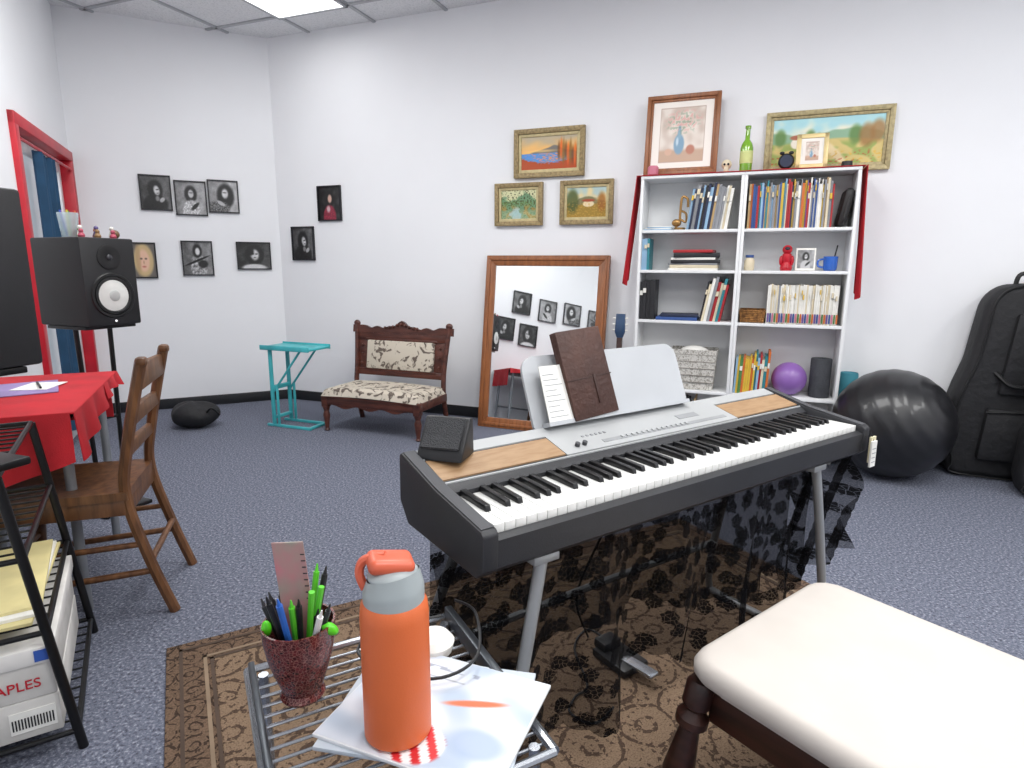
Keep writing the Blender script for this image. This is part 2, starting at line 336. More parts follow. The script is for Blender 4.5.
photo(WB,.43,.66,1.55,1.83,7);photo(WB,.14,.37,1.23,1.51,0)
for k,(a,b) in enumerate([(-3.05,1.50),(-3.42,1.46),(-3.78,1.48),(-4.15,1.45),(-2.86,1.14),(-3.18,1.10),(-4.6,1.45)]): photo(WL,a,a+.25,b,b+.28,[0,1,2,4,5,6,3][k])
def land(kind):
    def sunset(x,z):
        n=nz_(x,z,2.5);n2=nz_(x,z*3,9,2)
        c=mixc((.9,.72,.46),(.7,.66,.58),sm(.1,1,z+.3*n));c=mixc(c,(.45,.44,.42),sm(.0,.08,(.2+.2*math.sin(x*3.3+1)+.12*n-z)) if z>-.1 else 0)
        if z<-.0: c=mixc((.36,.56,.78),(.84,.58,.36),sm(.05,.5,n2+.3*math.cos(x*2.5)-.1))
        c=mixc(c,(.62,.28,.1),sm(0,.1,-.55-z+.35*abs(x)**2+.15*n2))
        for k in range(9):
            cx=.35+.08*k;c=mixc(c,[(.42,.26,.1),(.8,.38,.1),(.5,.34,.12)][k%3],.85*E(x,z,cx,.1-.05*k+.12*(k%2),.05,.5+.1*(k%3),.5))
        return mixc(c,(.98,.82,.55),.6*E(x,z,-.2,.12,.4,.07,.8))
    def forest(x,z):
        n=nz_(x,z,3,4);n2=nz_(x,z,11,7)
        c=(.8,.8,.66)
        c=mixc(c,(.42,.54,.42),sm(-.05,.15,.55+.25*math.sin(x*4+.5)+.5*n-z))
        c=mixc(c,(.36,.44,.22),sm(0,.2,n2+.25-abs(z-.1)*1.2)*.8);c=mixc(c,(.7,.5,.22),sm(0,.3,n+.1)*sm(.1,-.3,z)*.6)
        c=mixc(c,(.74,.74,.62),sm(-.25,-.5,z)*.5*sm(-.2,.2,n2+.1));c=mixc(c,(.7,.8,.82),E(x,z,-.1,-.7,.3+.3*n,.5,.3)*.8)
        return mixc(c,(.2,.2,.14),.7*sm(.15,.3,n2)*sm(-.9,.4,z))
    def village(x,z):
        n=nz_(x,z,3,14);n2=nz_(x,z,11,17)
        c=mixc((.86,.8,.64),(.7,.77,.76),sm(0,1,z+n));c=mixc(c,(.48,.46,.34),sm(0,.15,.5-.5*abs(x-.1)+.3*n-z))
        c=mixc(c,(.58,.48,.22),sm(.0,-.2,z+.2*n));c=mixc(c,(.88,.82,.7),E(x,z,.1,-.1,.28,.2,.1));c=mixc(c,(.58,.28,.18),E(x,z,.1,.12,.32,.09,.2))
        c=mixc(c,(.26,.3,.14),.85*E(x,z,-.7,.1,.3,.75,.3));c=mixc(c,(.55,.35,.13),.8*E(x,z,.75,.0,.2,.6,.4))
        return mixc(c,(.78,.64,.35),.5*sm(.1,.3,n2)*sm(.2,-.2,z))
    def country(x,z):
        n=nz_(x*1.6,z,3,24);n2=nz_(x*1.6,z,12,27)
        c=mixc((.95,.93,.84),(.66,.85,.88),sm(-.1,.9,z+.6*n));c=mixc(c,(.55,.7,.58),sm(0,.1,.42+.15*math.sin(x*4)+.1*n-z))
        c=mixc(c,(.84,.76,.48),sm(.02,.12,.08+.08*math.sin(x*3+1)-z));c=mixc(c,(.56,.66,.32),sm(0,.3,n+.12)*sm(.1,-.2,z)*.85)
        c=mixc(c,(.93,.85,.66),E(x,z,.15-.4*(z+.5),-.5,.1,.6,.4));c=mixc(c,(.95,.92,.86),E(x,z,-.55,-.05,.1,.22,.15));c=mixc(c,(.65,.38,.27),E(x,z,-.55,.2,.12,.1,.2))
        for cx,cz,r in ((-.3,.15,.12),(-.15,.05,.1),(.5,.2,.14),(.7,.15,.17),(.88,.3,.16),(-.85,.2,.13)): c=mixc(c,(.34,.5,.22) if cx<.6 else (.6,.42,.2),.8*E(x,z,cx,cz,r*.8,r*2.8,.35))
        return mixc(c,(.75,.32,.16) if n>0 else (.88,.7,.25),.7*sm(.2,.3,n2)*sm(-.3,-.6,z))
    def still(x,z):
        if max(abs(x)/.74,abs(z)/.8)>1: return (.93,.90,.87)
        if max(abs(x)/.72,abs(z)/.785)>1: return (.7,.6,.55)
        n=nz_(x,z,3,34);n2=nz_(x,z,12,37)
        c=mixc((.88,.84,.8),(.78,.71,.66),sm(-.3,.5,n+.3*z));c=mixc(c,(.74,.62,.53),sm(-.38,-.5,z));
        c=mixc(c,(.46,.6,.7),E(x,z,-.08,-.28,.17,.3,.15));c=mixc(c,(.5,.64,.72),E(x,z,-.08,.08,.06,.22,.2));c=mixc(c,(.85,.9,.92),.7*E(x,z,-.14,-.2,.04,.12,.5))
        c=mixc(c,(.7,.45,.36),E(x,z,.3,-.45,.14,.14,.2));c=mixc(c,(.8,.65,.56),E(x,z,-.42,-.5,.12,.1,.2))
        c=mixc(c,(.84,.6,.57),.7*sm(.05,.2,n2)*E(x,z,.05,.42,.55,.3,.4));c=mixc(c,(.46,.55,.44),.6*sm(.1,.25,-n2)*E(x,z,.0,.35,.5,.32,.4))
        return c
    return dict(sunset=sunset,forest=forest,village=village,country=country,still=still)[kind]
def painting(name,F,s0,s1,z0,z1,fw,kind,mat,y=-.004,tilt=0,liner=None):
    w,h=s1-s0,z1-z0
    o=F(name,(s0+s1)/2,y,(z0+z1)/2,tilt=tilt)
    for d,dep,m in ((0,.03,mat),(fw*.62,.02,liner or mat)):
        f=fw*.62 if d==0 else fw*.38
        W,H=w/2-d,h/2-d
        for q in ([(-W,-H),(W,-H),(W-f,-H+f),(-W+f,-H+f)],[(W,-H),(W,H),(W-f,H-f),(W-f,-H+f)],[(W,H),(-W,H),(-W+f,H-f),(W-f,H-f)],[(-W,H),(-W,-H),(-W+f,-H+f),(-W+f,H-f)]): o.prism(q,-dep,.002,m,bev=.002)
    o.b2(-w/2+fw*.9,w/2-fw*.9,-.011,0,-h/2+fw*.9,h/2-fw*.9,paper)
    ob=o.done();picture(ob,w-1.85*fw,h-1.85*fw,-.013,land(kind),110,80,sat=1.25 if kind in('sunset','forest','village') else 1)
lin_g=M('gold_liner','#bfb084',.5,metal=.15,var=.1,vs=40)
painting('landscape_painting',WB,2.18,2.70,1.81,2.14,.055,'sunset',gold,liner=lin_g);painting('landscape_painting',WB,2.03,2.40,1.48,1.78,.05,'forest',gold,liner=lin_g);painting('landscape_painting',WB,2.53,2.91,1.48,1.78,.05,'village',gold,liner=lin_g)
painting('landscape_painting',WB,3.85,4.54,1.76,2.12,.045,'country',M('pale_gold','#aa9c74',.45,metal=.2,var=.2,vs=50,bump=.3))
painting('still_life_print',WB,3.13,3.58,1.765,2.26,.04,'still',oakf,y=-.10,tilt=-8)
# ---------------- bookcases
ZS=[.07,.40,.85,1.17,1.42]
for k in range(2):
    o=WB('bookcase',3.137+.617*k,-.265)
    o.b2(0,.018,0,.25,0,1.75,white,.002);o.b2(.598,.616,0,.25,0,1.75,white,.002)
    for z in ZS: o.b2(.018,.598,.002,.245,z-.018,z,white,.001)
    o.b2(0,.616,-.003,.25,1.732,1.75,white,.002);o.b2(.018,.598,.01,.02,0,.052,white);o.b2(.01,.606,.243,.248,.05,1.74,white)
    o.done()
pal={k:M('book_'+k,h,.5,var=.08) for k,h in dict(red='#a8242a',blue='#2f4f8c',teal='#2c7f8a',navy='#1d2742',green='#4d7a45',yellow='#d6b23e',orange='#c8682c',white='#e8e6df',grey='#8b8d92',black='#202024',tan='#b99a6c',purple='#6a4a8a',pink='#c9788c',cream='#d9ccb0',lblue='#8fb2cf').items()}
def rowbooks(name,x0,x1,z,hs,cols,tw=(.008,.022),lean=0,y0=-.25,dep=(.16,.2)):
    o=WB(name);x=x0;z+=.0005
    while x<x1-tw[0]:
        t=min(random.uniform(*tw),x1-x);h=random.uniform(*hs);d=random.uniform(*dep);m=pal[cols[random.randrange(len(cols))]]
        sh=math.tan(math.radians(lean))*h
        o.prism([(x,z),(x+t*.94,z),(x+t*.94+sh,z+h),(x+sh,z+h)],y0+random.uniform(0,.015),y0+d,m)
        if random.random()<.45:
            k0=random.uniform(.6,.8);ss=sh
            o.prism([(x+.001+ss*k0,z+h*k0),(x+t*.9+ss*k0,z+h*k0),(x+t*.9+ss*(k0+.12),z+h*(k0+.12)),(x+.001+ss*(k0+.12),z+h*(k0+.12))],y0-.0015,y0+.01,pal[random.choice(['cream','white','yellow'])])
        x+=t
    return o.done()
L0=3.157;R0=3.774
rowbooks('row_of_books',L0+.27,L0+.515,1.42,(.24,.28),['grey','lblue','white','navy','grey','grey','cream','black','navy','tan'],(.010,.022),lean=7)
rowbooks('row_of_books',L0+.0,L0+.05,1.17,(.19,.21),['teal','blue','lblue'])
rowbooks('row_of_books',L0+.0,L0+.10,.85,(.24,.27),['black','navy','black','grey'],(.02,.035))
rowbooks('row_of_books',L0+.38,L0+.51,.85,(.22,.28),['black','white','red','grey','cream','teal'],(.012,.02),lean=10)
rowbooks('row_of_books',R0+.01,R0+.47,1.42,(.24,.285),['teal','tan','blue','orange','red','yellow','purple','grey','white','orange','navy','white','cream','blue','lblue'],(.005,.015))
rowbooks('row_of_books',R0+.16,R0+.555,.85,(.23,.24),['white','white','cream','white','white','grey'],(.005,.012))
o=WB('book_spine_labels')
for i in range(30):
    x=R0+.165+i*.013
    o.b2(x,x+.009,-.2535,-.2515,.86,.915,pal[['purple','blue','pink','green','orange'][i%5]])
o.done()
rowbooks('row_of_books',R0+.0,R0+.20,.40,(.22,.28),['teal','tan','orange','yellow','green','cream','red','lblue'],(.01,.022),lean=2)
o=WB('paper_stack');
for i in range(4): o.box((L0+.10,-.15,1.4235+.006*i),(.17-.01*i,.2,.0055),paper if i%2 else pal['lblue'],rot=(0,0,4*i-5))
o.done()
o=WB('stacked_books')
zz=1.1705
for t,m,w in ((.012,pal['white'],.30),(.02,pal['cream'],.29),(.010,pal['grey'],.30),(.02,pal['black'],.30),(.014,pal['white'],.27),(.03,pal['black'],.28),(.018,pal['red'],.24)):
    o.box((L0+.33+random.uniform(-.01,.01),-.15,zz+t/2),(w,.2,t),m,rot=(0,0,random.uniform(-5,5)),bev=.001);zz+=t+.0005
o.done()
o=WB('folder_stack')
o.box((L0+.24,-.15,.861),(.26,.2,.02),pal['blue'],bev=.002);o.box((L0+.25,-.15,.880),(.24,.19,.016),pal['navy'],rot=(0,0,4),bev=.002);o.done()
o=WB('music_note_figurine',L0+.225,-.2,1.4205)
gl=M('gold_metal','#9b7748',.35,metal=.7)
o.cyl((0,0,0),(0,0,.015),.035,gl);o.ell((-.02,0,.045),(.03,.016,.024),gl);o.tube([(0,0,.035),(0,0,.12),(.008,0,.2),(.04,0,.19),(.045,0,.14)],.008,gl);o.cyl((-.02,0,.01),(-.02,0,.03),.008,gl);o.tube([(0,0,.07),(.035,0,.05),(.035,0,.10),(.0,0,.12)],.007,gl);o.done()
o=WB('shoulder_bag',R0+.52,-.15,1.4205,tilty=9)
lb=M('black_leather','#1d1b1c',.5,bump=.2,bs=120)
o.box((0,0,.115),(.05,.2,.21),lb,bev=.02,seg=3);o.tube([(0,-.09,.2),(0,-.11,.12),(.0,-.12,.05),(0,-.11,.02)],.006,lb);o.done()
o=WB('red_figurine',R0+.25,-.2,1.1705)
o.lathe([(.03,0),(.035,.02),(.022,.05),(.03,.07),(.025,.1),(.012,.105)],redp);o.ell((0,0,.125),.028,redp);o.ell((-.03,0,.06),(.012,.015,.03),redp);o.ell((.03,0,.06),(.012,.015,.03),redp);o.ell((0,-.02,.13),(.016,.01,.012),M('figurine_face','#20202a',.4));o.done()
o=WB('framed_card',R0+.355,-.2,1.172,tilt=-8)
o.b2(-.055,.055,0,.012,0,.135,pal['white'],.003);o.b2(-.02,.02,.012,.06,0,.004,pal['white']);ob=o.done();picture(ob,.09,.11,-.001,portrait(1,5),24,24,0,.068)
o=WB('blue_mug',R0+.49,-.19,1.1705)
bm_=M('blue_ceramic','#1f5bb5',.25,coat=.5)
o.lathe([(.03,0),(.038,.01),(.04,.085),(.036,.085),(.034,.015),(.0,.012)],bm_);o.tube([(-.038,0,.07),(-.065,0,.06),(-.065,0,.03),(-.038,0,.02)],.006,bm_);o.cyl((.01,0,.02),(.03,0,.15),.004,black);o.done()
o=WB('jar',R0+.04,-.19,1.1705)
o.lathe([(.025,0),(.03,.01),(.03,.06),(.02,.075),(.022,.08),(.022,.095),(.0,.096)],pal['cream']);o.lathe([(.0221,.078),(.024,.08),(.024,.094),(.0,.097)],pal['blue']);o.done()
wick=M('wicker','#a8753c',.7,c2='#6e4720',vs=60,bump=.8,bs=150)
o=WB('wicker_tray',R0+.08,-.15,.851)
for i in range(7): o.tube([(x*(1+.02*i),y*(1+.02*i),.008+i*.011) for x,y in ((-.065,-.085),(.065,-.085),(.065,.085),(-.065,.085))],.006,wick,sub=1,closed=True,seg=6)
o.b2(-.065,.065,-.085,.085,.002,.01,wick);o.done()
bask=fabric('basket_fabric','#c9c6c0','#98948c',70,.5)
o=WB('fabric_basket',L0+.36,-.145,.4005)
o.grid(lambda u,v:((.13+.02*v)*max(-1,min(1,1.35*math.cos(u*2*math.pi)))*1.0,(.085+.01*v)*max(-1,min(1,1.35*math.sin(u*2*math.pi))),.002+.26*v),48,6,bask,.004)
o.b2(-.115,.115,-.08,.08,.002,.01,bask);o.tube([(-.14,-.06,.19),(-.16,-.04,.2),(-.16,.04,.2),(-.14,.06,.19)],.006,bask);o.ell((0,0,.23),(.1,.07,.05),M('white_towel','#e6e4df',.9,bump=.4))
for k in range(5): o.tube([(-.14,-.092,.05+.045*k),(.14,-.092,.05+.045*k)],.003,M('basket_band','#8f8b84',.8),sub=1)
o.done()
o=WB('storage_box',L0+.09,-.14,.4005);o.b2(-.085,.085,-.08,.1,0,.18,pal['grey'],.004);o.b2(-.087,.087,-.082,.102,.15,.185,pal['white'],.004);o.done()
o=WB('purple_ball',R0+.325,-.165,.40+.1035);o.ell((0,0,0),.103,M('purple_rubber','#8a62ab',.35,coat=.2,var=.06),u=32,v=20);o.done()
o=WB('foam_roller',R0+.50,-.16,.4005);o.lathe([(.02,0),(.058,0),(.06,.005),(.06,.235),(.058,.24),(.022,.24),(.02,.235)],M('grey_foam','#3b3d42',.8,bump=.5,bs=90));o.done()
rowbooks('row_of_books',L0+.02,L0+.4,.07,(.22,.28),['grey','navy','red','white','tan','green']);rowbooks('row_of_books',R0+.05,R0+.5,.07,(.22,.28),['grey','blue','red','white','orange','green'])
o=WB('red_runner_cloth',3.137,-.265,1.75)
o.b2(-.02,1.25,-.01,.2,.001,.006,redc,.002)
def drape(x,sg,L,w0=.018):
    def f(u,v): return (x+sg*(.012+w0*v+.012*math.sin(u*16)*v),-.01+.19*u*(1-.25*v)+.02*v,.006-L*v-.03*math.sin(u*5)*v)
    o.grid(f,24,14,redc,.004)
drape(-.012,-1,.66,.06);drape(1.248,1,.72,.025);o.done()
o=WB('green_glass_bottle',3.75,-.17,1.758)
o.lathe([(.03,0),(.036,.005),(.037,.14),(.03,.165),(.014,.19),(.013,.25),(.017,.252),(.017,.268),(.012,.27)],glassg);o.lathe([(.0375,.05),(.0378,.052),(.0378,.12),(.0375,.122)],M('bottle_label','#c9d08a',.6));o.done()
o=WB('alarm_clock',3.975,-.17,1.758)
o.lathe([(.036,0),(.044,.008),(.044,.03),(.036,.038)],black,c=(0,.02,.052),rot=(0,-1,0));o.disc(0,.052,.034,.034,-.019,pal['navy']);o.ell((-.025,0,.1),(.014,.01,.01),black);o.ell((.025,0,.1),(.014,.01,.01),black);o.cyl((-.02,0,.0),(-.012,0,.02),.005,black);o.cyl((.02,0,.0),(.012,0,.02),.005,black);o.done()
o=WB('small_skull_figurine',3.64,-.18,1.758);o.ell((0,0,.05),(.03,.033,.03),pal['cream']);o.box((0,-.015,.018),(.03,.03,.034),pal['cream'],bev=.006);o.ell((-.011,-.03,.048),.007,black);o.ell((.011,-.03,.048),.007,black);o.done()
o=WB('candle_jar',3.20,-.21,1.758);o.lathe([(.028,0),(.034,.008),(.034,.05),(.026,.06),(.0,.058)],pal['pink']);o.done()
o=WB('small_hat_ornament',4.30,-.17,1.758);o.lathe([(.05,0),(.052,.004),(.03,.008),(.028,.035),(.0,.04)],black);o.done()
o=WB('small_picture_frame',4.11,-.2,1.760,tilt=-10)
cg=M('cream_gold','#d6c08a',.4,metal=.2)
for a in ((-.085,-.06,0,.2),(.06,.085,0,.2),(-.085,.085,0,.025),(-.085,.085,.175,.2)): o.b2(a[0],a[1],-.008,.008,a[2],a[3],cg,.002)
o.b2(-.062,.062,-.002,.004,.02,.18,pal['white']);o.b2(-.02,.02,.008,.05,0,.004,cg);ob=o.done();picture(ob,.1,.13,-.0035,land('still'),24,30,0,.1)
# ---------------- mirror
mir=bpy.data.materials.new('mirror_glass');mir.use_nodes=True
nb=mir.node_tree.nodes['Principled BSDF'];nb.inputs['Metallic'].default_value=1;nb.inputs['Roughness'].default_value=.015;nb.inputs['Base Color'].default_value=(.86,.89,.9,1)
o=WB('leaning_mirror',1.98,-.235,.0,tilt=-8.5)
w,h,f=.93,1.28,.075
for q in ([(0,0),(w,0),(w-f,f),(f,f)],[(w,0),(w,h),(w-f,h-f),(w-f,f)],[(w,h),(0,h),(f,h-f),(w-f,h-f)],[(0,h),(0,0),(f,f),(f,h-f)]): o.prism(q,-.012,.02,oakf,bev=.004)
i=.018
for q in ([(i,i),(w-i,i),(w-i-.02,i+.02),(i+.02,i+.02)],[(w-i,i),(w-i,h-i),(w-i-.02,h-i-.02),(w-i-.02,i+.02)],[(w-i,h-i),(i,h-i),(i+.02,h-i-.02),(w-i-.02,h-i-.02)],[(i,h-i),(i,i),(i+.02,i+.02),(i+.02,h-i-.02)]): o.prism(q,-.02,-.01,oakf,bev=.003)
o.b2(f-.01,w-f+.01,.0,.005,f-.01,h-f+.01,mir);o.b2(.02,w-.02,.012,.018,.02,h-.02,darkw);o.done()
# ukulele
o=WB('ukulele',3.035,-.27,.0,tilt=-4)
ub=M('blue_ukulele_wood','#27405f',.3,coat=.4,var=.2)
pts=[]
for k in range(32):
    a=2*math.pi*k/32;z=math.sin(a);r=.085*(1-.10*z)-.02*math.exp(-((z-.25)/.25)**2);pts.append((r*math.cos(a)*1.0,.17+.155*z))
o.prism(pts,-.03,.03,ub,bev=.004);o.disc(0,.21,.03,.03,-.031,black);o.b2(-.018,.018,-.04,-.015,.30,.72,darkw,.003);o.prism([(-.02,.72),(.02,.72),(.035,.76),(.03,.88),(-.03,.88),(-.035,.76)],-.035,-.015,ub,bev=.003)
for z in (.77,.81,.85):
    for sx in (-1,1): o.cyl((sx*.03,-.025,z),(sx*.05,-.025,z),.005,pal['white'])
o.done()
# ---------------- ball etc
ballm=M('black_rubber','#1b1b1e',.36,coat=.15,var=.05,spec=.5)
BR=.312
o=Ob('exercise_ball',(2.19,3.41,BR));
prof=[]
for k in range(97):
    a=-math.pi/2+math.pi*k/96;rr=BR-.0012+.0012*math.cos(a*26);prof.append((rr*math.cos(a),rr*math.sin(a)))
o.lathe(prof,ballm,seg=64,rot=(.55,-.65,.55));o.done(80)
o=WB('yoga_mat_roll',4.445,-.07,0);
tealr=M('teal_foam','#3f8797',.8)
o.lathe([(.02,0),(.050,0),(.052,.004),(.052,.54),(.048,.55),(.045,.54),(.04,.55),(.03,.54),(.02,.545)],tealr);o.done()
bagm=M('nylon_black','#1a1a1d',.7,bump=.5,bs=26);bagm2=M('nylon_trim','#0c0c0e',.5)
o=WB('cello_gig_bag',-.06,-.02,0)
out=[(5.06,.0),(5.02,.08),(5.0,.3),(5.03,.5),(5.08,.68),(5.10,.85),(5.12,1.02),(5.19,1.10),(5.42,1.12),(5.52,1.04),(5.56,.9),(5.62,.7),(5.70,.5),(5.74,.25),(5.70,.05),(5.66,0)]
o.prism(out,-.20,-.01,bagm,bev=.045,seg=4)
o.tube([(x+(.035 if x<5.35 else -.035),-.205,z*.97+.02) for x,z in out],.006,bagm2,closed=True)
o.prism([(5.16,.12),(5.58,.12),(5.58,.42),(5.18,.42)],-.24,-.19,bagm,bev=.02);o.tube([(5.17,-.245,.40),(5.38,-.248,.41),(5.57,-.245,.40)],.005,bagm2)
o.prism([(5.22,.5),(5.50,.5),(5.46,.95),(5.26,.95)],-.23,-.19,bagm,bev=.015);o.tube([(5.2,-.20,.62),(5.26,-.25,.56),(5.34,-.25,.56),(5.4,-.21,.62)],.012,bagm2);o.tube([(5.26,-.10,1.1),(5.28,-.10,1.16),(5.38,-.10,1.16),(5.40,-.10,1.1)],.012,bagm2);o.done()
o=WB('guitar_gig_bag',-.10,-.38,0)
out=[(5.36,0),(5.33,.1),(5.34,.35),(5.40,.5),(5.38,.62),(5.42,.8),(5.47,1.1),(5.55,1.2),(5.72,1.2),(5.80,1.12),(5.86,.8),(5.95,.6),(5.96,.45),(6.03,.3),(6.0,0)]
o.prism(out,-.13,.05,bagm,bev=.04,seg=3);o.prism([(5.46,.1),(5.9,.1),(5.86,.45),(5.5,.45)],-.17,-.12,bagm,bev=.015);o.tube([(x+(.03 if x<5.7 else -.03),-.135,z*.97+.02) for x,z in out],.006,bagm2,closed=True);o.done()
o=Ob('black_cushion',(-2.36,4.40,0));o.grid(lambda u,v:((.17+.02*math.sin(3*u*6.28))*math.cos(u*6.283)*math.sin(v*math.pi),.14*math.sin(u*6.283)*math.sin(v*math.pi),.098-.098*math.cos(v*math.pi)+.01*math.sin(u*19)*math.sin(v*3.14)),36,16,bagm);o.tube([(.12,-.05,.12),(.17,-.07,.16),(.2,-.02,.1)],.008,bagm2);o.done(60)
# ---------------- settee
o=Ob('upholstered_settee',(-1.39,4.31,0),TB)
W=.82;D=.42
for x in (.03,W-.03):
    o.lathe([(.014,0),(.02,.01),(.014,.02),(.018,.06),(.026,.12),(.018,.15),(.026,.17),(.024,.19)],cherry,c=(x,.03,0),seg=14);o.box((x,.03,.225),(.05,.05,.09),cherry,bev=.005)
    o.tube([(x,D+.05,0),(x,D+.01,.14),(x,D-.01,.28),(x,D+.01,.45),(x+(.02 if x>.4 else -.02),D+.06,.74)],.019,cherry,seg=8)
    o.ell((x+(.02 if x>.4 else -.02),D+.06,.75),(.028,.018,.025),cherry)
o.b2(0,W,.008,.045,.20,.265,cherry,.008);o.b2(.005,.045,.03,D,.205,.265,cherry,.006);o.b2(W-.045,W-.005,.03,D,.205,.265,cherry,.006);o.b2(.02,W-.02,D-.03,D,.205,.265,cherry,.005)
pr=[(x,.20-.022*math.sin((x-.1)/(W-.2)*math.pi*3)**2) for x in [.1+(W-.2)*k/24 for k in range(25)]]
o.prism(pr+[(W-.1,.21),(.1,.21)],.012,.04,cherry)
def cush(u,v):
    e=min(u,1-u,v*.6,(1-v)*.6);k=min(1,e/.07);k=math.sqrt(max(0,1-(1-k)**2));return (.01+(W-.02)*u,.0+(D-.005)*v,.262+.055*k+.012*math.sin(u*math.pi))
o.grid(cush,40,24,floral);o.b2(.012,W-.012,.002,D-.01,.255,.266,cherry)
T=Matrix.Translation((0,D+.005,.36))@Matrix.Rotation(math.radians(-9),4,'X')
def bx(x0,x1,y0,y1,z0,z1,m,bv=.004):
    o.prism([(x0,z0),(x1,z0),(x1,z1),(x0,z1)],y0,y1,m,bev=bv,T=T)
bx(.03,W-.03,-.012,.012,.0,.05,cherry);bx(.03,W-.03,-.012,.012,.27,.34,cherry)
bx(.03,.12,-.008,.012,.05,.27,cherry);bx(W-.12,W-.03,-.008,.012,.05,.27,cherry)
bx(.12,W-.12,-.025,.008,.05,.27,floral,.012);bx(.10,W-.10,-.016,.0,.035,.055,cherry);bx(.10,W-.10,-.016,.0,.265,.285,cherry)
cr=[]
for k in range(41):
    x=-.02+(W+.04)*k/40;t=(x-W/2)/(W/2);z=.37+.045*math.exp(-(t/.16)**2)+.02*math.exp(-((abs(t)-.92)/.1)**2)+.008*math.cos(t*24);cr.append((x,z))
o.prism(cr+[(W+.02,.325),(-.02,.325)],-.015,.015,cherry,T=T)
for k in range(9):
    x=W/2+(k-4)*.035;b3=bmesh.new();bmesh.ops.create_uvsphere(b3,u_segments=8,v_segments=6,radius=.012);o._add(b3,cherry,T@Matrix.Translation((x,-.018,.365+.03*math.exp(-((k-4)/2)**2))))
for sx in (.045,W-.045):
    for zz in (.09,.16,.23): 
        b3=bmesh.new();bmesh.ops.create_uvsphere(b3,u_segments=8,v_segments=6,radius=.011);o._add(b3,cherry,T@Matrix.Translation((sx+(.03 if sx<.4 else -.03),-.012,zz)))
o.done()
# ---------------- teal table
teal=M('teal_enamel','#43adb4',.4)
o=Ob('folding_tray_table',(-1.74,4.52,0),TB)
o.b2(-.07,.37,-.12,.12,.585,.603,teal,.006);o.b2(-.07,.37,-.125,-.115,.58,.615,teal,.003);o.b2(-.07,.37,.115,.125,.58,.615,teal,.003)
for y in (-.09,.09):
    o.b2(-.02,.005,y-.010,y+.010,.02,.585,teal,.003);o.b2(-.07,.33,y-.011,y+.011,0,.02,teal,.004)
    o.tube([(0,y,.26),(.27,y,.585)],.008,teal,sub=1);o.b2(.03,.045,y-.008,y+.008,.02,.30,teal,.003)
o.b2(-.02,.01,-.09,.09,.28,.31,teal,.003);o.b2(.30,.325,-.09,.09,.003,.02,teal,.003);o.b2(-.02,.01,-.09,.09,.06,.08,teal,.003);o.done()
# ---------------- digital piano
kb=(-.031,.989,0);KA=34.465
pb=M('piano_charcoal','#232428',.5,var=.06,bump=.05,bs=300);pb2=M('piano_cheek_grey','#3f4044',.5,var=.05)
ivory=M('white_keys','#dededb',.25,var=.01);ebony=M('black_keys','#101012',.3)
tan=M('tan_wood_panel','#a08261',.5,c2='#917150',vs=10,stretch=(2,10,10))
o=Ob('digital_piano',kb,KA)
o.prism([(-.018,.676),(-.020,.728),(-.004,.734),(-.002,.715),(.15,.715),(.15,.758),(.165,.768),(.30,.803),(.306,.796),(.308,.70),(.275,.66),(.0,.66)],-.032,1.25,pb,'x')
for a,b in ((-.036,-.003),(1.228,1.260)):
    o.prism([(-.022,.676),(-.024,.742),(-.016,.750),(.15,.772),(.30,.807),(.310,.800),(.312,.70),(.275,.658),(.0,.658)],a,b,pb,'x',bev=.004)
    o.prism([(-.012,.7513),(.15,.7735),(.296,.8073),(.296,.8083),(.15,.7745),(-.012,.7523)],a+.004,b-.004,pb2,'x')
kw=1.225/52
for i in range(52): o.b2(i*kw+.0005,(i+1)*kw-.0006,-.001,.149,.728,.749,ivory,.0012)
for i in range(51):
    n=i%7
    if n in (0,2,3,5,6):
        x=(i+1)*kw+{0:.001,2:-.002,3:.002,5:-.003,6:0}[n];o.prism([(.052,.745),(.058,.760),(.149,.762),(.149,.74)],x-.0058,x+.0058,ebony,'x',bev=.0012)
def slab(u0,u1,w0,w1,m,t=.003,lift=0):
    z=lambda w:.768+(w-.165)*(.035/.135)+lift
    o.prism([(w0,z(w0)),(w1,z(w1)),(w1,z(w1)+t),(w0,z(w0)+t)],u0,u1,m,'x')
slab(-.002,1.227,.170,.173,silverp,.003)
slab(-.002,.31,.182,.255,tan);slab(.93,1.227,.182,.255,tan);slab(.312,.928,.178,.262,silverp);slab(-.002,1.227,.262,.299,silverp,.003)
slab(.44,.90,.194,.206,M('panel_strip','#8f9193',.5),.001,.003)
for k in range(14): slab(.50+.018*k,.509+.018*k,.196,.204,silverp,.004,.003)
for k in range(6): slab(.40+.014*k,.406+.014*k,.230,.236,M('panel_strip','#8f9193',.5),.002,.003)
for u in (.36,.382): o.cyl((u,.202,.78),(u,.199,.789),.006,pb2)
slab(.74,.82,.225,.245,M('panel_strip','#8f9193',.5),.001,.003)
mrm=M('music_rest_plastic','#b3b6ba',.35,var=.03)
T=Matrix.Translation((.585,.302,.797))@Matrix.Rotation(math.radians(-22),4,'X')
def rrect(w,h,r,z0=0,n=6):
    P=[]
    for cx,cz,a0 in ((w/2-r,z0+h-r,0),(-w/2+r,z0+h-r,90),(-w/2+r*.4,z0+r*.4,180),(w/2-r*.4,z0+r*.4,270)):
        q=r if a0<180 else r*.4
        for k in range(n+1): a=math.radians(a0+90*k/n);P.append((cx+q*math.cos(a),cz+q*math.sin(a)))
    return P
o.prism(rrect(.55,.185,.04),-.004,.004,mrm,T=T)
o.prism([(-.25,.005),(.25,.005),(.25,.015),(-.25,.015)],-.035,.0,mrm,T=T)
